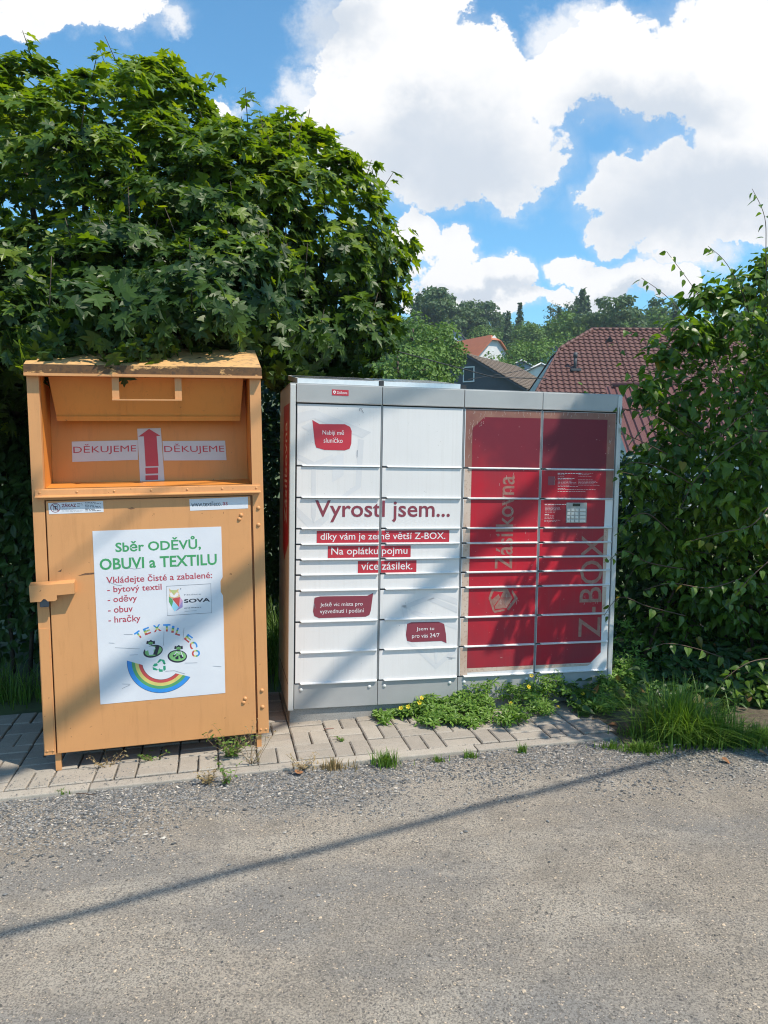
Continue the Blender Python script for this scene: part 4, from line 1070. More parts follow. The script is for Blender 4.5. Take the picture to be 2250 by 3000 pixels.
# ------------------------------------------------------------------ leafy bush at the right
M_bush = leafmat('bush_leaf', [(.045, .10, .016), (.078, .150, .020), (.115, .205, .026), (.15, .24, .032), (.30, .21, .03)], .36, .42, (1.9, 1.9, .45), .5, [0, .4, .75, .985, 1])
def bush():
    loc = np.array([2.5, 5.5, gz(2.5) - .02]); root = empty('leafy_bush', loc)
    tag(root, 'tall green bush with heart shaped leaves and arching shoots beside the red locker doors', 'bush')
    blobs = [B(1590, 880, 5.5, .50), B(1495, 850, 5.4, .32), B(1440, 820, 5.3, .16), B(1480, 730, 5.3, .20), B(1440, 770, 5.25, .17), B(1535, 650, 5.4, .18), B(1395, 850, 5.1, .12), B(1640, 740, 5.5, .36), B(1570, 720, 5.4, .26), B(1610, 640, 5.5, .20), B(1660, 600, 5.6, .22), B(1460, 1000, 5.3, .30), B(1400, 1040, 5.2, .18), B(1600, 1040, 5.2, .44), B(1425, 1160, 5.5, .30), B(1560, 1240, 5.9, .50), B(1430, 1370, 5.9, .34), B(1590, 1440, 6.0, .42), B(1500, 1480, 5.8, .30), B(1415, 1490, 5.3, .20), B(1490, 1525, 5.1, .20), B(1570, 1530, 5.0, .24), B(1660, 1530, 4.9, .28), B(1760, 1540, 4.8, .3), B(1740, 790, 5.8, .42), B(1800, 950, 5.8, .5), B(1820, 1180, 5.7, .5), B(1760, 1420, 5.6, .5), B(1690, 590, 5.7, .24)]
    P, N = crown_points(blobs, 720, .13, .5, .28, 3.5, .3)
    n = len(P); tip = N * .5 + np.array([0, 0, -.7]) + rng.normal(0, .45, (n, 3)); nr = N * .5 + UPV * .8 + rng.normal(0, .42, (n, 3))
    parts = [leaf_cloud(P, tip, nr, rng.uniform(.045, .085, n), HEART)]
    tw = MB()
    def shoot(pts, leaves, size=.062, r=.004):
        Q = [np.asarray(q, float) for q in pts]
        # smooth through the points
        C = []
        for i in range(len(Q) - 1):
            p0, p1, p2, p3 = Q[max(i - 1, 0)], Q[i], Q[i + 1], Q[min(i + 2, len(Q) - 1)]
            for u in np.linspace(0, 1, 6, endpoint=False):
                C.append(.5 * ((2 * p1) + (-p0 + p2) * u + (2 * p0 - 5 * p1 + 4 * p2 - p3) * u * u + (-p0 + 3 * p1 - 3 * p2 + p3) * u ** 3))
        C.append(Q[-1]); tw.tube(C, r, r * .35, 5)
        C = np.array(C); LP, LT, LN, LS = [], [], [], []
        for j in range(leaves):
            u = (j + .6) / leaves * (len(C) - 1); i = int(min(u, len(C) - 2)); p = C[i] + (C[i + 1] - C[i]) * (u - i); d = norm(C[min(i + 1, len(C) - 1)] - C[i])
            side = norm(np.cross(d, UPV)) * (1 if j % 2 else -1); o = side * .8 + np.array([0, 0, -.75]) + d * .5 + rng.normal(0, .3, 3)
            pt = p + norm(o) * .018; LP.append(pt); LT.append(o); LN.append(UPV * .5 + side * .45 + np.array([0, -.35, 0]) + rng.normal(0, .3, 3)); LS.append(size * random.uniform(.75, 1.2) * (1 - .35 * j / leaves))
        parts.append(leaf_cloud(np.array(LP), np.array(LT), np.array(LN), np.array(LS), HEART))
    S = lambda *q: [at(*p) for p in q]
    for pts, nl in ((S((1600, 900, 5.4), (1560, 740, 5.3), (1510, 640, 5.2), (1440, 543, 5.1)), 20), (S((1650, 800, 5.4), (1610, 650, 5.3), (1570, 570, 5.25), (1530, 532, 5.2)), 14),
                    (S((1570, 860, 5.3), (1520, 740, 5.2), (1450, 650, 5.1), (1385, 600, 5.05)), 18), (S((1660, 760, 5.3), (1655, 560, 5.25), (1652, 470, 5.2), (1625, 408, 5.15)), 16), (S((1700, 700, 5.3), (1690, 520, 5.2), (1670, 420, 5.2)), 16),
                    (S((1520, 930, 5.2), (1430, 870, 5.1), (1370, 830, 5.05), (1330, 735, 5.0)), 14), (S((1560, 830, 5.2), (1480, 770, 5.1), (1420, 735, 5.0), (1350, 712, 5.0)), 15), (S((1500, 950, 5.1), (1400, 890, 5.0), (1330, 880, 4.95), (1250, 828, 4.9)), 14),
                    (S((1480, 1000, 5.1), (1400, 960, 5.0), (1345, 930, 4.95), (1338, 880, 4.9)), 12), (S((1500, 1050, 5.0), (1430, 1010, 4.95), (1360, 1000, 4.9), (1335, 1030, 4.88)), 12), (S((1480, 1230, 5.0), (1400, 1215, 4.9), (1350, 1190, 4.85), (1310, 1215, 4.82)), 10), (S((1480, 1330, 5.0), (1400, 1310, 4.9), (1340, 1290, 4.85), (1305, 1330, 4.82)), 9),
                    (S((1640, 930, 4.9), (1560, 980, 4.7), (1500, 1040, 4.6), (1465, 1110, 4.55)), 16), (S((1690, 1050, 4.6), (1630, 1130, 4.4), (1560, 1150, 4.35), (1480, 1172, 4.3)), 20), (S((1700, 1180, 4.5), (1640, 1230, 4.35), (1600, 1270, 4.3), (1570, 1310, 4.28)), 14),
                    (S((1600, 1250, 4.8), (1530, 1270, 4.7), (1450, 1260, 4.65), (1390, 1275, 4.6)), 14), (S((1560, 1420, 4.9), (1500, 1400, 4.8), (1440, 1390, 4.75), (1395, 1405, 4.7)), 11), (S((1690, 1420, 4.7), (1620, 1430, 4.55), (1560, 1470, 4.5)), 12),
                    (S((1700, 900, 4.6), (1660, 880, 4.5), (1600, 900, 4.4), (1540, 960, 4.35)), 18), (S((1450, 1150, 5.0), (1400, 1110, 4.9), (1360, 1120, 4.9), (1340, 1150, 4.85)), 12)):
        shoot(pts, nl)
    for i in range(170):                                  # many small sprays that break the outline
        j = random.randrange(n); p = P[j]; d = norm(N[j] + rng.normal(0, .5, 3) + UPV * .4); L = random.uniform(.15, .42)
        shoot([p - d * .1, p + d * L * .5, p + d * L + np.array([0, 0, -.05])], random.randint(6, 10), .058, .003)
    V, F = join(parts)
    fast_mesh('foliage', V - loc, F, M_bush, root)
    for i in range(16):
        a = random.uniform(-.8, 1.0); b = random.uniform(-.2, .5)
        e = at(random.uniform(1450, 1800), random.uniform(750, 1200), 5.7)
        tw.tube([loc + [a, b + .3, -.05], loc * .5 + e * .5 + [0, .35, .1], e], .013, .004, 6)
    tw.v = [tuple(np.array(q) - loc) for q in tw.v]
    tw.build('branches', M_twig, root)
bush()

# ------------------------------------------------------------------ low plants
M_grass = leafmat('grass_blade', [(.06, .125, .018), (.10, .20, .03), (.16, .25, .045)], .45, .3)
M_dry = leafmat('dry_blade', [(.28, .20, .10), (.36, .27, .14), (.20, .17, .07)], .6, .2, (1.2, 1.1, .8))
M_weed = leafmat('weed_leaf', [(.06, .13, .02), (.10, .19, .03), (.15, .23, .05)], .5, .3)
M_cinq = leafmat('cinquefoil_leaf', [(.07, .15, .02), (.115, .22, .03), (.18, .29, .05)], .45, .3)
M_petal = leafmat('yellow_petal', [(.75, .55, .02), (.82, .62, .03)], .5, .3, (1.1, 1.1, .4))
def blades(n, cen, spread, h0, h1, w=.004, lean=.5, segs=4):
    V, F = [], []
    for i in range(n):
        a = random.uniform(0, 6.28); r_ = abs(random.gauss(0, .5)); p = np.array([cen[0] + spread[0] * r_ * math.cos(a), cen[1] + spread[1] * r_ * math.sin(a), 0]); p[2] = cen[2]
        L = random.uniform(h0, h1) * random.choice((.5, .8, 1, 1, 1)); a2 = a + random.gauss(0, 1.3); d = np.array([math.cos(a2), math.sin(a2), 0]) * random.uniform(.05, 1) ** 1.5 * lean + rng.normal(0, .15, 3) * [1, 1, 0]
        s_ = norm(np.cross(d + [1e-4, 0, 0], UPV)); b = len(V)
        for k_ in range(segs + 1):
            u = k_ / segs; q = p + UPV * L * (u - .35 * u * u * np.linalg.norm(d)) + d * L * u * u; ww = w * (1 - u ** 1.5) + .0003
            V.append(q - s_ * ww); V.append(q + s_ * ww)
        for k_ in range(segs): F.append((b + 2 * k_, b + 2 * k_ + 1, b + 2 * k_ + 3, b + 2 * k_ + 2))
    return np.array(V), np.array(F)
def tuft(px, py, n, spread, h0, h1, label, mat=None, name='grass_tuft', cat='grass tuft', group=None, w=.003, lean=.6):
    c = gnd(px, py); c[2] = gz(c[0]) - .012
    V, F = blades(n, (0, 0, 0), spread, h0, h1, w, lean)
    o = fast_mesh(name, V, F, mat or M_grass); o.location = c; tag(o, label, cat, group); return o
tuft(1465, 1590, 1300, (.24, .17), .16, .40, 'tall bright green grass clump in front of the bush', name='grass_clump', cat='grass', w=.0034, lean=1.5)
tuft(1540, 1600, 1100, (.26, .12), .08, .24, 'lower spreading grass on the right side of the tall clump', name='grass_clump', cat='grass', w=.0034, lean=1.5)
tuft(1635, 1600, 600, (.24, .10), .04, .14, 'short grass under the bush at the right edge of the frame', name='grass_clump', cat='grass', w=.0034, lean=1.5)
tuft(1375, 1590, 260, (.13, .07), .03, .10, 'short sparse grass on the soil between paving end and tall clump', cat='grass tuft', lean=1.4)
tuft(1390, 1618, 330, (.16, .05), .03, .08, 'short grass patch where the kerb ends, left of the tall clump', cat='grass tuft', lean=1.4)
gr = 'grass tufts on the gravel edge'
tuft(835, 1648, 210, (.10, .045), .03, .10, 'dense green grass tuft growing over the kerb below the locker', group=gr)
tuft(720, 1655, 150, (.13, .04), .02, .07, 'yellowish dry grass tuft at the kerb, left of the dense green one', M_dry, group=gr)
tuft(1015, 1632, 60, (.04, .025), .02, .055, 'small green tuft in the gravel below the red doors', group=gr)
tuft(945, 1640, 50, (.05, .02), .02, .045, 'tiny green tuft between the dense tuft and the small gravel tuft', group=gr)
tuft(1128, 1622, 70, (.03, .02), .03, .065, 'upright green tuft in the gravel near the right end of the kerb', group=gr)
tuft(135, 1703, 40, (.05, .02), .015, .035, 'sparse tuft in the gravel under the left leg of the container', group=gr)
tuft(1320, 1612, 90, (.08, .03), .02, .06, 'ragged green tuft at the very end of the kerb', group=gr)
# grass seen through the gap between the two boxes
p0 = np.array([-.78, 5.95, gz(-.7) - .04]); V, F = blades(1100, (0, 0, 0), (.35, .5), .2, .6, .004, .9); o = fast_mesh('grass_clump', V, F, M_grass); o.location = p0; tag(o, 'sunlit tall grass in the gap between container and locker', 'grass')
p0 = np.array([-2.75, 5.25, gz(-2.75) - .04]); V, F = blades(900, (0, 0, 0), (.75, .22), .1, .36, .004, .9); o = fast_mesh('grass_clump', V, F, M_grass); o.location = p0; tag(o, 'shaded grass at the hedge foot left of the container', 'grass')

def weed(px, py, label, h, n_st, leafsize, mat, dry=.3, group='weeds at the kerb', depth=None, spread=.5):
    c = gnd(px, py); c[2] = gz(c[0]) - .008; root = empty('weed', c); tag(root, label, 'weed', group)
    s_ = MB(); P, T, N, S = [], [], [], []
    for i in range(n_st):
        a = random.uniform(0, 6.28); q = np.array([0, 0, 0.]); d = np.array([math.cos(a) * spread, math.sin(a) * spread, 1]); pts = [q.copy()]
        L = h * random.uniform(.5, 1.1)
        for k_ in range(5):
            q = q + norm(d + rng.normal(0, .25, 3)) * L / 5; pts.append(q.copy())
            for _ in range(2):
                az = random.uniform(0, 6.28); o = np.array([math.cos(az), math.sin(az), random.uniform(-.2, .5)])
                P.append(q + o * .004); T.append(o); N.append(UPV + rng.normal(0, .4, 3)); S.append(leafsize * random.uniform(.5, 1.2))
        s_.tube(pts, .0016, .0008, 4)
    s_.build('stems', M_stem, root)
    V, F = leaf_cloud(np.array(P), np.array(T), np.array(N), np.array(S), OVAL)
    fast_mesh('leaves', V, F, mat, root)
M_stem = pm('weed_stem', (.24, .15, .08), (.16, .14, .06), 30, .7)
weed(500, 1632, 'bushy weed with thin stems under the right end of the container', .20, 26, .022, M_weed, spread=.9)
weed(545, 1650, 'straggly dry weed on the kerb left of the right container leg', .24, 9, .014, M_dry)
weed(450, 1688, 'low reddish weed in the gravel below the bushy weed', .10, 12, .018, M_dry, spread=1)
weed(490, 1690, 'thin green weed standing at the kerb, below the bushy weed', .17, 7, .020, M_weed)
weed(232, 1652, 'woody little weed under the middle of the container', .13, 9, .016, M_dry, spread=1.2)
weed(330, 1640, 'small creeping weed under the container door', .10, 7, .018, M_weed, spread=1.4)
weed(700, 1553, 'spindly weed growing against the concrete plinth', .13, 9, .018, M_weed, spread=.6)
weed(735, 1600, 'little weed in a paving joint in front of the locker', .05, 6, .016, M_weed, spread=1)
weed(655, 1660, 'brown dried weed on the kerb between container and grass tufts', .12, 14, .014, M_dry, spread=1)

def cinquefoil():
    P, T, N, S = [], [], [], []; s_ = MB(); V5 = []
    ctr = np.array(BOXM @ Vector((1.45, -.12, 0))); ctr[2] = gz(ctr[0])
    for i in range(3600):
        a = random.uniform(.50, 2.35); d = random.uniform(.0, .36) * (.35 + .65 * min(1, (a - .45) / .5)) * (1 if a < 1.9 else .8)
        if a > 2.06: d -= random.uniform(0, .25)
        w = np.array(BOXM @ Vector((a, -d, 0))); g_ = gz(w[0])
        hmax = (.03 + .155 * math.exp(-d * 4.8)) * (.22 + .78 * min(1, max(0, a - .5) / .8)) * max(.4, .9 + .7 * fbm(a, d, 5.5, 2))
        if fbm(a, d, 6, 9) < -.22 + max(0, d - .24) * 3.2: continue
        hgt = random.uniform(.15, 1) ** .7 * hmax + .01
        c = np.array([w[0], w[1], g_ + hgt]); tilt = rng.normal(0, .35, 3) + [0, -.35, 0]
        nl = 5 if random.random() < .75 else 3; ph = random.uniform(0, 6.28); L = random.uniform(.020, .042)
        for k_ in range(nl):
            q = ph + k_ * 6.28 / nl * (.85 if nl == 5 else 1); o = np.array([math.cos(q), math.sin(q), random.uniform(-.1, .2)])
            o[2] += .25; P.append(c + o * .003); T.append(o); N.append(UPV + tilt + o * -.3 + rng.normal(0, .2, 3)); S.append(L)
        if i % 3 == 0: s_.tube([(w[0], w[1], g_ - .01), c], .0012, .0008, 3, cap=False)
    V, F = leaf_cloud(np.array(P), np.array(T), np.array(N), np.array(S), leaf_template([(.0, .0), (.11, .3), (.17, .62), (.09, .86), (.0, 1.0)], 0, .35, .25, (0, .5)))
    o = fast_mesh('cinquefoil_patch', V - ctr, F, M_cinq); o.location = ctr
    tag(o, 'low green cinquefoil carpet along the foot of the locker', 'ground cover', kind='stuff')
    fl = None
    for i, (px, py, lab) in enumerate(((910, 1508, 'first'), (866, 1530, ''), (882, 1527, ''), (906, 1518, ''), (1148, 1460, ''), (1142, 1484, ''), (1258, 1498, ''), (1103, 1520, ''), (1205, 1540, ''))):
        dd = 4.45 + .28 * max(0, (px - 870)) / 400
        c = at(px, py, dd); c[2] = max(c[2], gz(c[0]) + .03)
        if fl is None:
            PP, TT, NN, SS = [], [], [], []
            for k_ in range(5):
                q = k_ * 6.28 / 5; o_ = np.array([math.cos(q), math.sin(q), .25]); PP.append(o_ * .002); TT.append(o_); NN.append(UPV - o_ * .3); SS.append(.0125)
            W_ = leaf_template([(.0, .0), (.36, .5), (.40, .8), (.2, 1.0), (.0, .92)], 0, .1, -.1, (0, .5))
            V, F = leaf_cloud(np.array(PP), np.array(TT), np.array(NN), np.array(SS), W_)
            f = fast_mesh('yellow_flower', V, F, M_petal); fl = f
        else:
            f = fl.copy(); COL.objects.link(f)
        f.location = c; f.rotation_euler = (R(random.uniform(25, 60)), R(random.uniform(-20, 20)), random.uniform(-.5, .5))
        labs = ['yellow cinquefoil flower highest in the leftmost group of blooms', 'large open yellow flower at the left end of the green carpet', 'yellow flower just right of the largest bloom', 'yellow flower below the highest bloom of the left group', 'upper of two yellow flowers against the grey base plate', 'lower of two yellow flowers below the grey base plate', 'lone yellow flower in the shaded right part of the carpet', 'half hidden yellow flower in the middle of the carpet', 'small yellow flower low at the front of the shaded carpet']
        tag(f, labs[i], 'flower', 'yellow flowers in the cinquefoil')
cinquefoil()
n = 3400; S_ = rng.uniform(1.78, 4.2, n); T_ = rng.uniform(.10, 1.5, n) + .12 * np.sin(S_ * 5); k_ = T_ > .34 - .25 * (S_ > 2.6) + .10 * np.sin(S_ * 7); S_, T_ = S_[k_], T_[k_]; n = len(S_)
XY = KO + S_[:, None] * KU + T_[:, None] * KV; P = np.stack([XY[:, 0], XY[:, 1], np.array([gz(a) for a in XY[:, 0]]) + .015 + np.abs(rng.normal(0, .06, n)) * np.clip(T_ * 2, .3, 1.4)], 1)
V, F = leaf_cloud(P, rng.normal(0, 1, (n, 3)) * [1, 1, .3], rng.normal(0, .45, (n, 3)) + UPV + [0, -.25, 0], rng.uniform(.035, .085, n), HEART)
o = fast_mesh('ground_ivy', V, F, leafmat('ivy_leaf', [(.022, .055, .016), (.038, .085, .022), (.06, .12, .03), (.20, .12, .05), (.26, .15, .06)], .4, .25, None, .4, [0, .4, .88, .93, 1])); tag(o, 'creeping leaves and leaf litter on the soil under the bush', 'ground cover', kind='stuff')
# litter
M_dead = pm('dead_leaf', (.30, .13, .05), (.20, .10, .045), 30, .8)
for i, (px, py, lab) in enumerate(((1332, 1568, 'brown dead leaf at the end of the paving by the grass clump'), (640, 1672, 'reddish dead leaf on the gravel beside the dry grass'), (735, 1545, 'orange brown leaf scrap at the plinth foot'), (1640, 1625, 'crumpled dry leaf at the right edge below the bush'), (1560, 1640, 'pale dry leaf at the gravel edge under the low grass'))):
    c = gnd(px, py); V, F = leaf_cloud(np.array([[0, 0, .006]]), rng.normal(0, 1, (1, 3)) * [1, 1, .1], np.array([[.2, -.2, 1]]), np.array([.05]), HEART)
    o = fast_mesh('dead_leaf', V, F, M_dead); o.location = (c[0], c[1], gz(c[0]) + .0); tag(o, lab, 'leaf', 'dead leaves on the ground')
for px, py, L, an, lab, mt in ((1083, 1614, .05, .3, 'short white paper stick lying on the gravel by the short grass', M_print), (165, 1712, .09, -.1, 'thin dry twig lying on the gravel below the container', M_twig), (700, 1578, .06, .4, 'pale straw lying on the pavers in front of the plinth', M_letter)):
    if px == 1083: px, py = 1455, 1612
    c = gnd(px, py); t = MB(); t.tube([(0, 0, .004), (L * .5 * math.cos(an), L * .5 * math.sin(an), .007), (L * math.cos(an), L * math.sin(an), .004)], .0028, .0022, 6)
    o = t.build('stick' if mt is M_print else 'twig' if mt is M_twig else 'straw', mt); o.location = (c[0], c[1], gz(c[0]) + .002); tag(o, lab, 'litter')

# ------------------------------------------------------------------ houses beyond
def tile_roof(Rt, S_dir, Dn, poly, tw, th, amp, step, res=6):
    """wavy roof tiles over a polygon given in (along, down) metres; Rt origin"""
    S_dir, Dn = np.array(S_dir), np.array(Dn); Nn = norm(np.cross(Dn, S_dir)); 
    if Nn[2] < 0: Nn = -Nn
    P = np.array(poly); lo, hi = P.min(0), P.max(0)
    xs_ = np.arange(lo[0], hi[0] + tw / res, tw / res); rows_ = np.arange(lo[1], hi[1] + th, th)
    def inside(a, b):
        c = False; j = len(P) - 1
        for i in range(len(P)):
            if (P[i][1] > b) != (P[j][1] > b) and a < (P[j][0] - P[i][0]) * (b - P[i][1]) / (P[j][1] - P[i][1]) + P[i][0]: c = not c
            j = i
        return c
    V, F = [], []
    for ri, w0 in enumerate(rows_):
        for i in range(len(xs_) - 1):
            if not inside((xs_[i] + xs_[i + 1]) / 2, w0 + th / 2): continue
            b = len(V)
            for xx in (xs_[i], xs_[i + 1]):
                wv = amp * (math.sin(2 * math.pi * xx / tw) + .35 * math.sin(4 * math.pi * xx / tw))
                p = Rt + S_dir * xx
                V.append(p + Dn * w0 + Nn * (wv)); V.append(p + Dn * (w0 + th * 1.02) + Nn * (wv + step)); V.append(p + Dn * (w0 + th * 1.02) + Nn * (wv - .01))
            F.append((b, b + 3, b + 4, b + 1)); F.append((b + 1, b + 4, b + 5, b + 2))
    return np.array(V), np.array(F)
def tile_mat(name, c1, c2, c3, sc=1.5):
    m, nt, p, o = new_mat(name)
    a = noise_tex(nt, sc, 5, .65); b = noise_tex(nt, 14, 4, .6)
    c = ramp(nt, a, [(.3, c1), (.7, c2)]); c = mixc(nt, mth(nt, 'MULTIPLY', ramp(nt, b, [(.5, (0, 0, 0)), (.72, (1, 1, 1))]), .6), c, c3)
    nt.links.new(c, p.inputs['Base Color']); p.inputs['Roughness'].default_value = .6
    return m
M_tile = tile_mat('red_brown_tile', (.115, .046, .036), (.088, .037, .030), (.15, .07, .055))
M_tileg = tile_mat('brown_grey_tile', (.17, .125, .085), (.12, .09, .065), (.24, .19, .14))
M_tileo = tile_mat('orange_tile', (.42, .13, .05), (.34, .10, .04), (.48, .20, .10))
M_metal = tile_mat('red_metal_sheet', (.125, .042, .036), (.10, .036, .032), (.17, .075, .065))
M_wallg = pm('dark_grey_render', (.085, .10, .115), (.07, .083, .098), 2, .85)
M_wallw = pm('white_render', (.66, .66, .66), (.58, .58, .58), 2, .8)
M_wallb = pm('pale_blue_boards', (.40, .48, .58), (.34, .42, .52), 3, .7)
M_frame = pm('white_frame', (.72, .72, .72), None, 3, .4)
M_dkroof = pm('dark_roof_sheet', (.07, .075, .085), (.05, .053, .06), 3, .6)
def glass_mat():
    m, nt, p, o = new_mat('window_glass'); p.inputs['Base Color'].default_value = (.012, .016, .022, 1); p.inputs['Roughness'].default_value = .08; p.inputs['Specular IOR Level'].default_value = .35
    return m
M_glass = glass_mat()

def tile_house():
    Yd = 44.0
    R1 = at(1279, 712, Yd); R2 = at(1279, 712, Yd) + np.array([13, -1.0, 0.0]); S = norm(R2 - R1)
    pitch = R(40); back = np.array([-S[1], S[0], 0]); Dn = -back * math.cos(pitch) - UPV * math.sin(pitch)
    Nn = norm(np.cross(Dn, S)); Nn = Nn if Nn[2] > 0 else -Nn
    def uv(x, y):
        d = ray(x * K, y * K); t = ((R1 - CAM) @ Nn) / (d @ Nn); p = CAM + d * t - R1; return p @ S, p @ Dn
    V1 = uv(1208, 754); V0 = uv(1158, 846)
    eave = 8.5
    sl = (V0[0] - V1[0]) / (V0[1] - V1[1]); VE = (V1[0] + sl * (eave - V1[1]), eave)
    root = empty('brown_tiled_house', (R1[0] + 5, R1[1], terrain(R1[0] + 5, R1[1]))); off = np.array(root.location)
    tag(root, 'house with large red brown wavy tiled roof and half hip, behind the locker', 'house')
    poly = [(0, 0), V1, VE, (12.5, eave), (12.5, 0)]
    V, F = tile_roof(R1, S, Dn, poly, .30, .36, .026, .05)
    ro = fast_mesh('roof', V - off, F, M_tile, root)
    P3 = lambda u, w: R1 + S * u + Dn * w
    m = MB()
    def ridge(a, b, r_=.11, n=26):
        a, b = np.array(a), np.array(b); k_ = max(2, int(np.linalg.norm(b - a) / .36))
        for i in range(k_):
            p = a + (b - a) * i / k_; q = a + (b - a) * (i + 1) / k_; m.tube([p, q], r_ * 1.08, r_ * .92, 8)
    ridge(P3(0, -.02), P3(12.5, -.02)); ridge(P3(0, 0), P3(*V1)); ridge(P3(*V1), P3(*VE), .07)
    m.v = [tuple(np.array(q) - off) for q in m.v]; m.build('ridge_tiles', M_tile, ro)
    # the rest of the shell: back slope, half hip, gable wall, front wall
    w = MB(); E = P3(*VE); zb = off[2] - .5
    backE = E + back * 2 * abs(E[1] - R1[1]) * 1.0; hp = P3(*V1); hpb = hp + back * 2 * (V1[1] * math.cos(pitch)); 
    w.add([E + [0, 0, -.1], backE + [0, 0, -.1], (backE[0], backE[1], zb), (E[0], E[1], zb), hp + [.05, 0, -.1], hpb + [.05, 0, -.1]], [(3, 2, 1, 5, 4, 0)])
    e2 = P3(12.3, eave); w.add([E, e2, (e2[0], e2[1], zb), (E[0], E[1], zb)], [(3, 2, 1, 0)])
    w.v = [tuple(np.array(q) - off) for q in w.v]; w.build('wall', M_wallw, root)
    b2 = MB(); b2.add([P3(0, 0), hp, hpb], [(0, 1, 2)]); b2.add([P3(0, 0), P3(12.5, 0), P3(12.5, 0) + back * 6.5 - UPV * 5.4, backE, hpb], [(0, 1, 2, 3, 4)])
    b2.v = [tuple(np.array(q) - off) for q in b2.v]; b2.build('back_slope', M_tile, root)
    q = uv(1242, 797); p = P3(*q); m = MB(); m.tube([p - UPV * .05, p + UPV * .35, p + UPV * .62], .085, .085, 10); m.tube([p + UPV * .60, p + UPV * .86], .12, .10, 10); m.box(p[0] - .26, p[0] + .26, p[1] - .3, p[1] + .18, p[2] - .12, p[2] + .0)
    m.v = [tuple(np.array(k_) - off) for k_ in m.v]; m.build('vent_pipe', M_dkroof, ro)
    q = uv(1315, 735); p = P3(*q) + Nn * .06; m = MB(); m.add([p + S * -.22 + Dn * .2, p + S * .22 + Dn * .2, p + Dn * -.15 + Nn * .02, p + Dn * .2 + Nn * .3], [(0, 1, 3), (1, 2, 3), (2, 0, 3)])
    m.v = [tuple(np.array(k_) - off) for k_ in m.v]; m.build('vent_tile', M_dkroof, ro)
tile_house()
def metal_roof():
    Yd = 26.0; A = at(1330, 838, Yd); S = norm(np.array([1, -.12, .035])); back = np.array([.1, 1, 0]); pitch = R(30); Dn = norm(-back) * math.cos(pitch) - UPV * math.sin(pitch)
    loc = np.array([A[0] + 2.5, A[1] - 1, terrain(A[0], A[1])]); root = empty('outbuilding', loc); tag(root, 'low outbuilding with red corrugated metal roof between tiled house and bush', 'outbuilding')
    V, F = [], []; tw = .23; prof = [(0, 0), (.055, 0), (.095, .05), (.165, .05), (.205, 0)]
    xs_ = [-.35 + i * tw + p[0] for i in range(30) for p in prof]; hs = [p[1] for i in range(30) for p in prof]
    Nn = norm(np.cross(S, Dn)); Nn = Nn if Nn[2] > 0 else -Nn
    for ln, (w0, w1, up) in enumerate(((0, 1.7, .03), (1.62, 4.4, 0.0))):
        b = len(V)
        for x_, h_ in zip(xs_, hs):
            V.append(A + S * x_ + Dn * w0 + Nn * (h_ + up)); V.append(A + S * x_ + Dn * w1 + Nn * (h_ + up))
        for i in range(len(xs_) - 1): F.append((b + 2 * i, b + 2 * i + 2, b + 2 * i + 3, b + 2 * i + 1))
    ro = fast_mesh('roof', np.array(V) - loc, np.array(F), M_metal, root)
    m = MB(); m.tube([A + S * -.1 + Nn * .07, A + S * 5 + Nn * .07], .11, .11, 8); m.v = [tuple(np.array(k_) - loc) for k_ in m.v]; m.build('ridge_cap', M_metal, ro)
    w = MB(); e = A + Dn * 4.3; zb = loc[2] - .3
    a, b, c, d = A + S * -.2 + Dn * 4.2, A + S * 6.2 + Dn * 4.2, A + S * 6.2, A + S * -.2
    for p, q in ((a, b), (b, c), (c, d), (d, a)): w.add([p - UPV * .1, q - UPV * .1, (q[0], q[1], zb), (p[0], p[1], zb)], [(3, 2, 1, 0)])
    w.v = [tuple(np.array(k_) - loc) for k_ in w.v]; w.build('wall', M_wallw, root)
metal_roof()

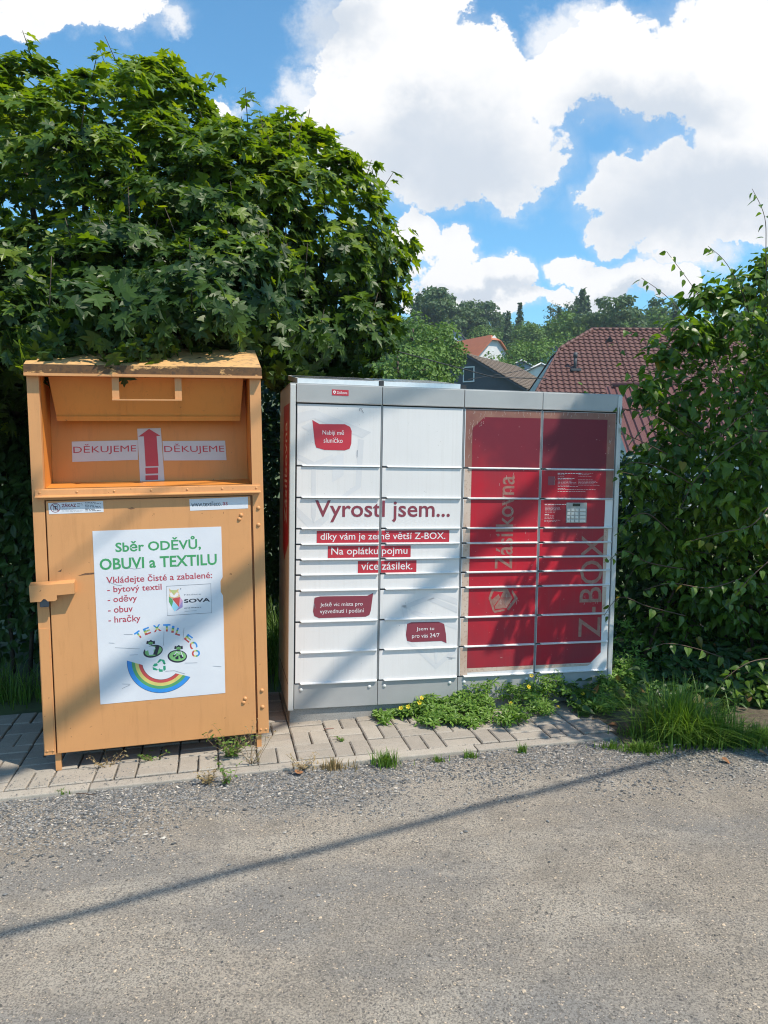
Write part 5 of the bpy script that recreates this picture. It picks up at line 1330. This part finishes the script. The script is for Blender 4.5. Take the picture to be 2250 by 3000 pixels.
def gable_house(name, label, apex_px, Yd, ang, halfw, rise, length, wallh, m_wall, m_roof, over=.35, tiled=False, window=None, hip=0, trim=None):
    """apex_px: the near gable's apex in the picture, ridge runs away at ang (degrees right of straight ahead)"""
    A = at(apex_px[0], apex_px[1], Yd); D_ = np.array([math.sin(R(ang)), math.cos(R(ang)), 0]); G = np.array([D_[1], -D_[0], 0])
    zb = A[2] - rise - wallh; loc = np.array([A[0] + D_[0] * length / 2, A[1] + D_[1] * length / 2, zb]); root = empty(name, loc); tag(root, label, 'house')
    w = MB(); z = lambda p, h_: np.array([p[0], p[1], h_]); e = A[2] - rise
    L0, R0 = A - G * halfw, A + G * halfw; A1, L1_, R1_ = A + D_ * length, L0 + D_ * length, R0 + D_ * length
    ap = A - UPV * .08; ap1 = A1 - UPV * .08
    w.add([z(L0, zb), z(R0, zb), z(R0, e), ap, z(L0, e)], [(0, 1, 2, 3, 4)]); w.add([z(L1_, zb), z(R1_, zb), z(R1_, e), ap1, z(L1_, e)], [(4, 3, 2, 1, 0)])
    w.add([z(R0, zb), z(R1_, zb), z(R1_, e), z(R0, e)], [(0, 1, 2, 3)]); w.add([z(L0, zb), z(L1_, zb), z(L1_, e), z(L0, e)], [(3, 2, 1, 0)])
    w.v = [tuple(np.array(k_) - loc) for k_ in w.v]; w.build('wall', m_wall, root)
    sl = math.atan2(rise, halfw); slen = math.hypot(rise, halfw) + over
    r_ = MB(); A0 = A - D_ * over; ro = None
    for s_ in (1, -1):
        Dn = G * s_ * math.cos(sl) - UPV * math.sin(sl); B0 = A0 + D_ * (length + 2 * over); n_ = norm(np.cross(D_, Dn)) ; n_ = n_ if n_[2] > 0 else -n_
        h0 = D_ * hip
        q = [A0 + h0, B0, B0 + Dn * slen, A0 + Dn * slen] + ([A0 + Dn * hip] if hip else [])
        k_ = len(q); r_.add([p + n_ * .02 for p in q] + [p - n_ * .14 for p in q], [list(range(k_))[::s_], [k_ + i for i in range(k_)][::-s_]] + [[i, (i + 1) % k_, k_ + (i + 1) % k_, k_ + i][::-s_] for i in range(k_)])
        if tiled and s_ == 1:
            V, F = tile_roof(A0 + n_ * .05, D_, Dn, [(0, 0), (length + 2 * over, 0), (length + 2 * over, slen), (0, slen)], .30, .38, .022, .05, 4)
            ro = (V - loc, F)
    if hip:
        r_.add([A0 + D_ * hip + UPV * .02] + [A0 + (G * s_ * math.cos(sl) - UPV * math.sin(sl)) * hip + UPV * .02 for s_ in (-1, 1)], [(0, 1, 2)])
    r_.v = [tuple(np.array(k_) - loc) for k_ in r_.v]; rr = r_.build('roof', m_roof if not (tiled and m_roof is M_tileg) else M_dkroof, root)
    if ro is not None: fast_mesh('roof_tiles', ro[0], ro[1], m_roof, rr)
    if trim is not None:
        t = MB()
        for s_ in (1, -1):
            Dn = G * s_ * math.cos(sl) - UPV * math.sin(sl); t.tube([A0 - D_ * .03, A0 - D_ * .03 + Dn * slen], .09, .09, 4)
        t.v = [tuple(np.array(k_) - loc) for k_ in t.v]; t.build('verge_trim', trim, rr)
    for (u, v, ww, hh) in (window or []):
        c = A + G * u - UPV * v; f = MB(); 
        def rect(cc, a, b, d): return [cc - G * a - UPV * b - D_ * d, cc + G * a - UPV * b - D_ * d, cc + G * a + UPV * b - D_ * d, cc - G * a + UPV * b - D_ * d]
        q0 = rect(c, ww / 2, hh / 2, .06); q1 = rect(c, ww / 2 - .09, hh / 2 - .09, .06); f.add(q0 + q1, [(i, (i + 1) % 4, 4 + (i + 1) % 4, 4 + i) for i in range(4)]); q2 = rect(c, ww / 2, hh / 2, .0)
        f.add(q0 + q2, [(i, 4 + i, 4 + (i + 1) % 4, (i + 1) % 4) for i in range(4)])
        f.v = [tuple(np.array(k_) - loc) for k_ in f.v]; fo = f.build('window', M_frame, root)
        g_ = MB(); g_.add(rect(c, ww / 2 - .09, hh / 2 - .09, .03), [(0, 1, 2, 3)]); g_.v = [tuple(np.array(k_) - loc) for k_ in g_.v]; g_.build('pane', M_glass, fo)
    return root
gable_house('grey_house', 'dark grey rendered house with brown tiled roof and one white framed gable window', (1009, 765), 58, 34, 4.7, 2.65, 8.4, 4.6, M_wallg, M_tileg, .4, True, [(.2, 1.5, .95, 1.15)])
gable_house('orange_roofed_house', 'white house with orange hipped roof among trees on the slope', (1068, 722), 112, -32, 3.4, 3.4, 8.5, 5.5, M_wallw, M_tileo, .5, False, [(.3, 5.4, 1.1, 1.3), (-1.6, 5.4, .9, 1.2)], hip=1.3)
gable_house('blue_gabled_house', 'pale blue gabled house with dark roof half hidden in trees on the slope', (985, 711), 135, -20, 3.6, 3.3, 8, 5, M_wallb, M_dkroof, .5, False, [(0, 2.6, .9, .8)])
gable_house('white_gabled_shed', 'small white gabled shed right of the orange roofed house', (1169, 785), 88, 12, 2.2, 1.15, 5, 2.6, M_wallw, M_dkroof, .25, trim=M_frame)
gable_house('grey_gabled_shed', 'small grey gabled shed just left of the white shed', (1127, 778), 95, 8, 1.9, 1.0, 5, 2.6, M_wallb, M_dkroof, .25, trim=M_frame)
gable_house('turquoise_house', 'turquoise gabled house peeping out left of the brown tiled roof', (1200, 748), 105, 20, 3.2, 2.4, 7, 5, pm('turquoise_render', (.30, .50, .52), None, 3, .8), M_dkroof, .3)

# ------------------------------------------------------------------ trees on the slope
def clump_tree(kind, h, r_, dens, leaf, seed):
    """leaf-clump crown in local coordinates: V, F"""
    rg = np.random.default_rng(seed); P, N = [], []
    if kind == 'conifer':
        n = int(dens); u = rg.random(n) ** .75; z = h * (1 - u * .92); rad = r_ * (u ** .9) * (.55 + .45 * np.sin(u * 34 + rg.random() * 6) ** 2) * rg.uniform(.55, 1.05, n); a = rg.uniform(0, 6.28, n)
        P = np.stack([rad * np.cos(a), rad * np.sin(a), z - rad * .22], 1); N = np.stack([np.cos(a) * .6, np.sin(a) * .6, np.full(n, .6)], 1)
    else:
        nb = {'pine': 13, 'round': 16, 'birch': 18}[kind]
        for i in range(nb):
            if kind == 'pine': c = np.array([rg.normal(0, r_ * .40), rg.normal(0, r_ * .40), h * rg.uniform(.50, .95)]); br = r_ * rg.uniform(.24, .44); fl = .60
            elif kind == 'birch': c = np.array([rg.normal(0, r_ * .36), rg.normal(0, r_ * .36), h * rg.uniform(.22, .92)]); c[:2] *= 1.25 - c[2] / h * .7; br = r_ * rg.uniform(.26, .42); fl = 1.15
            else: d = norm(rg.normal(size=3)); c = np.array([d[0] * r_ * .58, d[1] * r_ * .58, h * .56 + d[2] * h * .27]); br = r_ * rg.uniform(.30, .48); fl = .85
            n = int(dens / nb); D = norm(rg.normal(size=(n, 3))); rr = br * rg.uniform(.65, 1.12, n)
            P.append(c + D * rr[:, None] * [1, 1, fl]); N.append(D + [0, 0, .5])
        P = np.concatenate(P); N = np.concatenate(N)
    n = len(P); T = np.array([(0, 0, 0), (.38, .45, .06), (0, 1, -.15), (-.38, .5, .06)], float); F = np.array([(0, 1, 2), (0, 2, 3)])
    nr = norm(N + rg.normal(0, .55, (n, 3))); tp = rg.normal(0, 1, (n, 3)) + [0, 0, -.4]
    return leaf_cloud(P, tp, nr, leaf * rg.uniform(.6, 1.25, n), (T, F))
def treemat(name, c0, c1, c2):
    return leafmat(name, [c0, c1, c2], .6, .22, (1.6, 1.7, .6), .2)
M_con = treemat('spruce_needles', (.050, .092, .045), (.070, .122, .056), (.095, .15, .068))
M_pin = treemat('pine_needles', (.062, .110, .050), (.085, .140, .060), (.115, .17, .075))
M_dec = treemat('far_leaves', (.075, .145, .036), (.105, .185, .045), (.14, .22, .055))
M_lit = treemat('light_leaves', (.075, .14, .03), (.11, .19, .04), (.15, .24, .06))
KM = {'conifer': M_con, 'pine': M_pin, 'round': M_dec, 'birch': M_lit}
rs = random.Random(11)
# the wood: one mass
parts = []; mi = []; ti = MB()
order = ['conifer', 'pine', 'round', 'birch']
protos = {k_: [clump_tree(k_, 1.0, {'conifer': .20, 'pine': .32, 'round': .40, 'birch': .32}[k_], {'conifer': 1300, 'pine': 1500, 'round': 1700, 'birch': 1500}[k_], {'conifer': .045, 'pine': .046, 'round': .048, 'birch': .045}[k_], i * 7 + len(k_)) for i in range(3)] for k_ in order}
cnt = 0
tries = 0
placed = []
while cnt < 300 and tries < 6000:
    tries += 1
    y_ = rs.uniform(118, 285); x_ = rs.uniform(-.12, .60) * y_ + rs.uniform(-4, 4)
    if y_ < 165 and .06 < x_ / y_ < .22 and y_ < 140: continue
    if any((x_ - a) ** 2 + (y_ - b) ** 2 < 16 for a, b in placed): continue
    placed.append((x_, y_))
    k_ = rs.choices(order, [3, 4, 4, 1] if y_ > 190 else [1, 2, 5, 3])[0]
    h = {'conifer': rs.uniform(12, 18), 'pine': rs.uniform(12, 17), 'round': rs.uniform(8, 13), 'birch': rs.uniform(9, 14)}[k_]
    V, F = rs.choice(protos[k_]); a = rs.uniform(0, 6.28)
    Rm = np.array([[math.cos(a), -math.sin(a), 0], [math.sin(a), math.cos(a), 0], [0, 0, 1]])
    g_ = float(terrain(x_, y_)); parts.append((V @ Rm.T * h * [1, 1, 1] + [x_, y_, g_], F)); mi.append(np.full(len(F), order.index(k_)))
    cnt += 1
V, F = join(parts)
o = fast_mesh('forest', V, F, [KM[k_] for k_ in order], mi=np.concatenate(mi)); tag(o, 'mixed wood of pines, spruces and leafy trees covering the far slope', 'forest', kind='stuff')
def single(kind, name, px, ytop, Yd, r_, dens, leaf, label, mat=None, group='trees on the slope', zbase=None):
    T = at(px, ytop, Yd); zb = float(terrain(T[0], T[1])) if zbase is None else zbase; h = T[2] - zb
    root = empty(name, (T[0], T[1], zb)); tag(root, label, 'tree', group)
    V, F = clump_tree(kind, h, r_, dens, leaf, int(px * 7 + ytop)); V[:, 2] *= h / max(V[:, 2].max(), .1)
    fast_mesh('crown', V, F, mat or KM[kind], root)
    t = MB(); t.tube([(0, 0, -.2), (.1, 0, h * .5), (0, .1, h * .9)], max(.12, h * .016), .04, 7)
    for i in range(7):
        a = i * 2.4; z = h * (.45 + .06 * i); t.tube([(0, 0, z), (math.cos(a) * r_ * .6, math.sin(a) * r_ * .6, z + h * .06)], .06, .02, 5)
    t.build('trunk', M_bark, root)
single('pine', 'pine_tree', 948, 612, 150, 5.2, 1500, .75, 'tall pine standing out above the left end of the wooded slope')
single('pine', 'pine_tree', 990, 645, 152, 3.4, 900, .7, 'shorter pine right beside the tallest one on the slope')
single('conifer', 'spruce_tree', 905, 632, 140, 3.2, 1100, .7, 'dark spruce left of the tall pine')
single('conifer', 'spruce_tree', 925, 640, 144, 2.6, 900, .65, 'narrow spruce squeezed between dark spruce and tall pine')
single('birch', 'willow_tree', 1205, 652, 175, 4.5, 1000, .6, 'pale grey green birch at the skyline above the tiled roof', treemat('pale_birch', (.10, .13, .07), (.13, .16, .09), (.16, .19, .12)))
single('pine', 'pine_tree', 1240, 645, 178, 5.5, 1300, .8, 'broad pine on the skyline right of the pale birch')
single('pine', 'pine_tree', 1308, 640, 170, 5.5, 1300, .8, 'pointed pine on the skyline above the tiled ridge')
single('pine', 'pine_tree', 1380, 652, 170, 6, 1300, .8, 'dark pine on the skyline nearest the right bush')
single('pine', 'pine_tree', 1345, 662, 168, 4.5, 1100, .8, 'lower pine between the pointed and the darkest skyline pines')
single('round', 'round_tree', 1150, 728, 98, 4.6, 2600, .42, 'bright green round tree right of the orange roofed house', M_lit)
single('round', 'round_tree', 1228, 712, 110, 4.2, 2000, .42, 'yellow green round tree just above the left hip of the tiled roof', M_lit)
single('round', 'round_tree', 1060, 762, 88, 3.2, 1600, .36, 'bushy tree in front of the orange roofed house', M_dec)
single('round', 'round_tree', 1035, 705, 145, 4.5, 1400, .5, 'leafy tree behind the orange roofed house')
single('birch', 'birch_tree', 893, 668, 42, 2.6, 5200, .24, 'light green feathery tree close behind the maple', M_dec)
single('birch', 'birch_tree', 945, 690, 48, 2.6, 4800, .24, 'light green feathery tree left of the dark grey house', M_lit)
single('birch', 'birch_tree', 915, 742, 36, 1.8, 3600, .2, 'low feathery tree rising behind the locker roof', M_lit)
single('round', 'round_tree', 860, 735, 34, 2.6, 3600, .2, 'rounded tree mostly hidden behind the smaller maple', M_dec)
single('birch', 'birch_tree', 985, 735, 66, 2.4, 2600, .3, 'small tree tucked behind the dark grey gable', M_dec)

# wires
def wire(name, pts, r_, label, cat, mat, sag=0):
    P = [np.array(p) for p in pts]; C = []
    for a, b in zip(P[:-1], P[1:]):
        for u in np.linspace(0, 1, 12, endpoint=False): C.append(a + (b - a) * u - UPV * sag * 4 * u * (1 - u))
    C.append(P[-1]); loc = C[0]; t = MB(); t.tube([c - loc for c in C], r_, r_, 6); o = t.build(name, mat); o.location = loc; tag(o, label, cat); return o
M_wire = pm('black_cable', (.02, .02, .022), None, 9, .6)
wire('telephone_wire', [at(855, 758, 22), at(1066, 815, 24), at(1180, 818, 26)], .017, 'thin black wire crossing in front of the dark grey house', 'wire', M_wire)
wire('telephone_wire', [at(1010, 820, 30), at(1112, 803, 33), at(1190, 786, 36)], .014, 'second thin wire rising to the right over the brown tiled roof', 'wire', M_wire)

# ------------------------------------------------------------------ what stands beyond the frame, on the sun's side
def up_sun(p, h): return np.array(p) + SUN * (h / SUN[2])
a = gnd(0, 2010); b = gnd(1420, 1640); d = norm(b - a)
wire('overhead_cable', [up_sun(a - d * 9, 5.2), up_sun(a, 5.0), up_sun(b, 5.0), up_sun(b + d * 9, 5.2)], .023, 'thick bundled overhead cable strung above the road', 'cable', M_wire)
def roadside_tree():
    loc = np.array([6.0, .6, gz(6) - .05]); root = empty('roadside_tree', loc); tag(root, 'leafy roadside tree standing right of the photographer', 'tree')
    t = MB(); crown = np.array([4.8, 3.15, 8.0])
    t.tube([loc, loc + [-.1, .1, 2.5], loc + [-.5, 1.1, 4.8], crown], .19, .10, 10)
    def wallpt(Mx, x, z): return np.array(Mx @ Vector((x, 0, z)))
    b1 = [up_sun(wallpt(BOXM, x, z), h) for x, z, h in ((1.75, 1.52, 5.6), (1.424, 1.232, 5.9), (.993, .872, 6.2), (.56, .48, 6.5), (.126, .085, 6.8), (-.4, -.40, 7.1))]
    t.tube([crown] + b1, .075, .030, 8)
    b2 = [up_sun(wallpt(BINM, x, z), h) for x, z, h in ((1.55, 3.4, 5.9), (1.42, 2.3, 6.0), (1.28, 1.05, 6.1), (1.017, .828, 6.2), (.528, .498, 6.4), (.06, .17, 6.6), (-.4, -.1, 6.8))]
    t.tube([crown + [0, 0, .4]] + b2, .085, .035, 8)
    parts = []
    def spray(p, d, L, n, size, wob=.25):
        d = norm(d); u = rng.random(n); Q = p + d * (u * L)[:, None] + rng.normal(0, .03, (n, 3)); tp = d + rng.normal(0, wob, (n, 3)); nr = rng.normal(0, 1, (n, 3)); parts.append(leaf_cloud(Q, tp, nr, size * rng.uniform(.6, 1.2, n), OVAL))
        t.tube([p, p + d * L], .006, .003, 4)
    wd = np.array(BOXM.to_3x3() @ Vector((.5, 0, .86)))
    for x, z, h, L in ((1.60, .92, 2.6, .55), (1.72, .70, 2.4, .6), (1.85, 1.02, 3.0, .5), (1.55, .55, 2.2, .5), (1.30, .40, 2.2, .4), (1.42, .30, 2.0, .45), (1.90, .45, 2.3, .5), (1.70, .35, 2.1, .4), (1.60, 1.50, 3.4, .45), (1.75, 1.45, 3.2, .5), (1.90, 1.55, 3.3, .45), (1.95, 1.30, 2.8, .4), (1.68, 1.22, 2.7, .35), (1.98, .80, 2.5, .5), (1.50, .20, 1.9, .35)):
        spray(up_sun(wallpt(BOXM, x, z), h), wd, L, 26, .11, .18)
    for i in range(34):
        a_ = random.uniform(1.25, 2.2); d_ = random.uniform(.0, .75); q_ = np.array(BOXM @ Vector((a_, -d_, -.03)))
        if d_ > .38 and a_ < 1.55: continue
        spray(up_sun(q_, random.uniform(1.6, 2.8)), rng.normal(0, 1, 3) * [1, 1, .3], random.uniform(.2, .45), 22, .085, .5)
    # crown mass whose shade falls on the lower part of the bush
    n = 10000; q = np.stack([rng.uniform(1.55, 3.6, n), rng.uniform(4.92, 6.0, n), rng.uniform(-.0, 1.35, n)], 1)
    hh = rng.uniform(2.8, 5.2, n); m_ = np.array([fbm(k_[0] * 1.0, k_[1] + k_[2] * 1.3, 1.6, 31) for k_ in q]) > -.26; m_ &= (q[:, 1] + .347 * q[:, 2] < 5.84); q = q[m_]; hh = hh[m_]
    P = q + SUN * (hh / SUN[2])[:, None]; k_ = len(P)
    parts.append(leaf_cloud(P, rng.normal(0, 1, (k_, 3)) - UPV * .6, rng.normal(0, .5, (k_, 3)) + UPV * .8, rng.uniform(.09, .16, k_), OVAL))
    for i in range(0, k_, 110): t.tube([crown * .6 + P[i] * .4 + [0, 0, .2], P[i]], .02, .004, 4)
    for i in range(12): t.tube([crown, crown * .6 + P[rng.integers(k_)] * .4 + [0, 0, .2]], .05, .02, 6)
    # unseen bough added high over the road to shade paving left of the container
    n = 1700; q = np.stack([rng.uniform(-2.75, -1.60, n), rng.uniform(3.80, 4.75, n), np.full(n, -.04)], 1); q = q[(q[:, 1] > 3.80 + .18 * (q[:, 0] + 1.75)) & (q[:, 1] < 3.72 - .6 * (q[:, 0] + 1.73))]
    P2 = q + SUN * (rng.uniform(6.2, 7.6, len(q)) / SUN[2])[:, None]; k2 = len(P2)
    parts.append(leaf_cloud(P2, rng.normal(0, 1, (k2, 3)) - UPV * .6, rng.normal(0, .5, (k2, 3)) + UPV * .8, rng.uniform(.09, .15, k2), OVAL))
    mid = P2.mean(0); t.tube([crown, crown * .5 + mid * .5 + [0, 0, .5], mid], .03, .008, 6)
    for i in range(0, k2, 60): t.tube([mid, P2[i]], .006, .003, 4)
    V, F = join(parts); fast_mesh('crown', V - loc, F, M_hedge, root)
    t.v = [tuple(np.array(q_) - loc) for q_ in t.v]; t.build('trunk', M_bark, root)
roadside_tree()

# ------------------------------------------------------------------ air between here and the far slope
m = bpy.data.materials.new('air'); m.use_nodes = True; nt = m.node_tree; nt.nodes.clear()
out = nt.nodes.new('ShaderNodeOutputMaterial'); pv_ = nt.nodes.new('ShaderNodeVolumePrincipled')
pv_.inputs['Color'].default_value = (.80, .88, 1, 1); pv_.inputs['Density'].default_value = .0005; pv_.inputs['Anisotropy'].default_value = .3
nt.links.new(pv_.outputs[0], out.inputs['Volume'])
b = MB(); b.box(-930, 930, -430, 1530, -3.0, 75.0)
tag(b.build('haze', m), 'thin pale air over the whole place', 'haze', kind='stuff')

# ------------------------------------------------------------------ light and sky
sun = bpy.data.lights.new('sun', 'SUN'); sun.energy = 5.0; sun.angle = R(.53); sun.color = (1.0, .90, .765)
so = bpy.data.objects.new('sun', sun); COL.objects.link(so)
so.rotation_euler = Vector((-SUN[0], -SUN[1], -SUN[2])).to_track_quat('-Z', 'Y').to_euler(); so.location = (6, -4, 12)
w = bpy.data.worlds.new('World'); scene.world = w; w.use_nodes = True
nt = w.node_tree; bg = nt.nodes['Background']
sky = nt.nodes.new('ShaderNodeTexSky'); sky.sky_type = 'NISHITA'; sky.sun_disc = False
sky.sun_elevation = math.asin(SUN[2]); sky.sun_rotation = math.atan2(SUN[0], SUN[1]); sky.air_density = 1.0; sky.dust_density = .3; sky.ozone_density = 3.0
tc = nt.nodes.new('ShaderNodeTexCoord'); sep = nt.nodes.new('ShaderNodeSeparateXYZ'); nt.links.new(tc.outputs['Generated'], sep.inputs[0])
yy = mth(nt, 'MAXIMUM', sep.outputs[1], .08)
cx = nt.nodes.new('ShaderNodeCombineXYZ'); nt.links.new(mth(nt, 'DIVIDE', sep.outputs[0], yy), cx.inputs[0]); nt.links.new(mth(nt, 'DIVIDE', sep.outputs[2], yy), cx.inputs[1])
def wnoise(scale, detail, rough=.6, off=0):
    n = node(nt, 'ShaderNodeTexNoise', Scale=scale, Detail=detail, Roughness=rough)
    mp = nt.nodes.new('ShaderNodeMapping'); mp.inputs['Location'].default_value = (off, off * .7, 0); nt.links.new(cx.outputs[0], mp.inputs[0]); nt.links.new(mp.outputs[0], n.inputs['Vector']); return n
# billowing: bend the coordinates, then measure the distance to each cloud's heart
wn = wnoise(7, 6, .62); wv = nt.nodes.new('ShaderNodeVectorMath'); wv.operation = 'SUBTRACT'; nt.links.new(wn.outputs['Color'], wv.inputs[0]); wv.inputs[1].default_value = (.5, .5, .5)
ws = nt.nodes.new('ShaderNodeVectorMath'); ws.operation = 'SCALE'; ws.inputs[3].default_value = .17; nt.links.new(wv.outputs[0], ws.inputs[0])
wa = nt.nodes.new('ShaderNodeVectorMath'); wa.operation = 'ADD'; nt.links.new(cx.outputs[0], wa.inputs[0]); nt.links.new(ws.outputs[0], wa.inputs[1])
def dirw(x, y):
    d = ray(x * K, y * K); return d[0] / d[1], d[2] / d[1]
def blobs_field(lst, src, smooth=.08):
    acc = None
    for x, y, rx, ry in lst:
        c = dirw(x, y)
        s1 = nt.nodes.new('ShaderNodeVectorMath'); s1.operation = 'SUBTRACT'; nt.links.new(src, s1.inputs[0]); s1.inputs[1].default_value = (c[0], c[1], 0)
        s2 = nt.nodes.new('ShaderNodeVectorMath'); s2.operation = 'MULTIPLY'; nt.links.new(s1.outputs[0], s2.inputs[0]); s2.inputs[1].default_value = (1659 / rx, 1659 / ry, 0)
        s3 = nt.nodes.new('ShaderNodeVectorMath'); s3.operation = 'LENGTH'; nt.links.new(s2.outputs[0], s3.inputs[0])
        v = mth(nt, 'SUBTRACT', 1.0, s3.outputs[1])
        acc = v if acc is None else mth(nt, 'SMOOTH_MAX', acc, v, smooth)
    return acc
clouds = [(860, 170, 210, 120), (1000, 260, 220, 150), (880, 330, 190, 110), (1090, 370, 105, 75), (715, 185, 70, 70), (935, 15, 60, 40), (1150, 320, 75, 55), (1020, 130, 140, 60), (850, 60, 120, 60),
          (1400, 130, 240, 120), (1590, 130, 200, 210), (1230, 160, 110, 75), (1640, 350, 160, 170), (1490, 430, 210, 110), (1580, 490, 170, 70), (1330, 390, 75, 55), (1340, 470, 70, 55), (1650, 30, 120, 60),
          (1010, 600, 115, 48), (965, 530, 55, 45), (890, 500, 45, 60), (1085, 590, 55, 42), (1020, 650, 140, 40), (1260, 575, 100, 42), (1350, 605, 80, 50), (1440, 612, 45, 40), (1470, 540, 80, 28), (170, 10, 210, 60), (60, 50, 110, 30), (490, 215, 32, 24), (1250, 640, 160, 24), (2000, 500, 250, 130), (-300, 200, 260, 120), (2100, 150, 260, 120)]
D = blobs_field(clouds, wa.outputs[0])
nz = wnoise(20, 9, .66, 3.1)
D2 = mth(nt, 'ADD', D, mth(nt, 'MULTIPLY', mth(nt, 'SUBTRACT', nz.outputs[0], .5), .72))
mask = nt.nodes.new('ShaderNodeMapRange'); mask.interpolation_type = 'SMOOTHSTEP'; nt.links.new(D2, mask.inputs[0]); mask.inputs[1].default_value = -.02; mask.inputs[2].default_value = .12
# thin veil around the clouds
veil = nt.nodes.new('ShaderNodeMapRange'); veil.interpolation_type = 'SMOOTHSTEP'; nt.links.new(mth(nt, 'ADD', D, mth(nt, 'MULTIPLY', mth(nt, 'SUBTRACT', wnoise(6, 6, .65, 9).outputs[0], .5), .7)), veil.inputs[0]); veil.inputs[1].default_value = -.34; veil.inputs[2].default_value = .28; veil.inputs[4].default_value = .34
D3 = blobs_field([(725, 70, 130, 120), (640, 190, 70, 90), (495, 225, 60, 40), (1215, 55, 110, 90), (1290, 30, 90, 60), (380, 30, 80, 40), (1470, 560, 150, 50), (1180, 260, 60, 60)], wa.outputs[0])
wisp = nt.nodes.new('ShaderNodeMapRange'); wisp.interpolation_type = 'SMOOTHSTEP'; nt.links.new(mth(nt, 'ADD', D3, mth(nt, 'MULTIPLY', mth(nt, 'SUBTRACT', wnoise(13, 9, .7, 2.2).outputs[0], .5), 1.7)), wisp.inputs[0]); wisp.inputs[1].default_value = .05; wisp.inputs[2].default_value = .85; wisp.inputs[4].default_value = .85
m1 = mth(nt, 'MAXIMUM', mth(nt, 'MAXIMUM', mask.outputs[0], veil.outputs[0]), wisp.outputs[0])
ahead = nt.nodes.new('ShaderNodeMapRange'); nt.links.new(sep.outputs[1], ahead.inputs[0]); ahead.inputs[1].default_value = .10; ahead.inputs[2].default_value = .22
gn = node(nt, 'ShaderNodeTexNoise', Scale=3.2, Detail=6, Roughness=.6); nt.links.new(tc.outputs['Generated'], gn.inputs['Vector'])
other = nt.nodes.new('ShaderNodeMapRange'); other.interpolation_type = 'SMOOTHSTEP'; nt.links.new(gn.outputs[0], other.inputs[0]); other.inputs[1].default_value = .55; other.inputs[2].default_value = .68
mk = nt.nodes.new('ShaderNodeMix'); mk.data_type = 'FLOAT'; nt.links.new(ahead.outputs[0], mk.inputs[0]); nt.links.new(other.outputs[0], mk.inputs[2]); nt.links.new(m1, mk.inputs[3])
# grey undersides
gdark = blobs_field([(960, 340, 300, 140), (1050, 390, 150, 70), (900, 260, 130, 70), (1500, 440, 260, 130), (1420, 240, 190, 80), (1600, 420, 150, 100), (1030, 625, 130, 24), (1380, 640, 130, 24), (720, 60, 120, 60)], wa.outputs[0], .25)
gd = nt.nodes.new('ShaderNodeMapRange'); gd.interpolation_type = 'SMOOTHSTEP'; nt.links.new(mth(nt, 'ADD', gdark, mth(nt, 'MULTIPLY', mth(nt, 'SUBTRACT', wnoise(9, 6, .6, 5).outputs[0], .5), .75)), gd.inputs[0]); gd.inputs[1].default_value = -.35; gd.inputs[2].default_value = .75
cmod = mth(nt, 'ADD', gd.outputs[0], mth(nt, 'MULTIPLY', mth(nt, 'SUBTRACT', wnoise(17, 8, .65, 4).outputs[0], .52), .6), None, True)
ccol = mixc(nt, cmod, (.87, .865, .86), (.575, .625, .69))
skym = mixc(nt, 1.0, sky.outputs[0], (.098, .166, .176), 'MULTIPLY')
col = mixc(nt, mk.outputs[0], skym, ccol)
nt.links.new(col, bg.inputs[0]); bg.inputs[1].default_value = 1.0

vs = scene.view_settings
vs.view_transform = 'Standard'; vs.look = 'None'; vs.exposure = .30; vs.gamma = 1; vs.use_curve_mapping = False
scene.cycles.max_bounces = 8; scene.cycles.transparent_max_bounces = 4
scene.cycles.use_denoising = True
scene.cycles.filter_width = 1.1
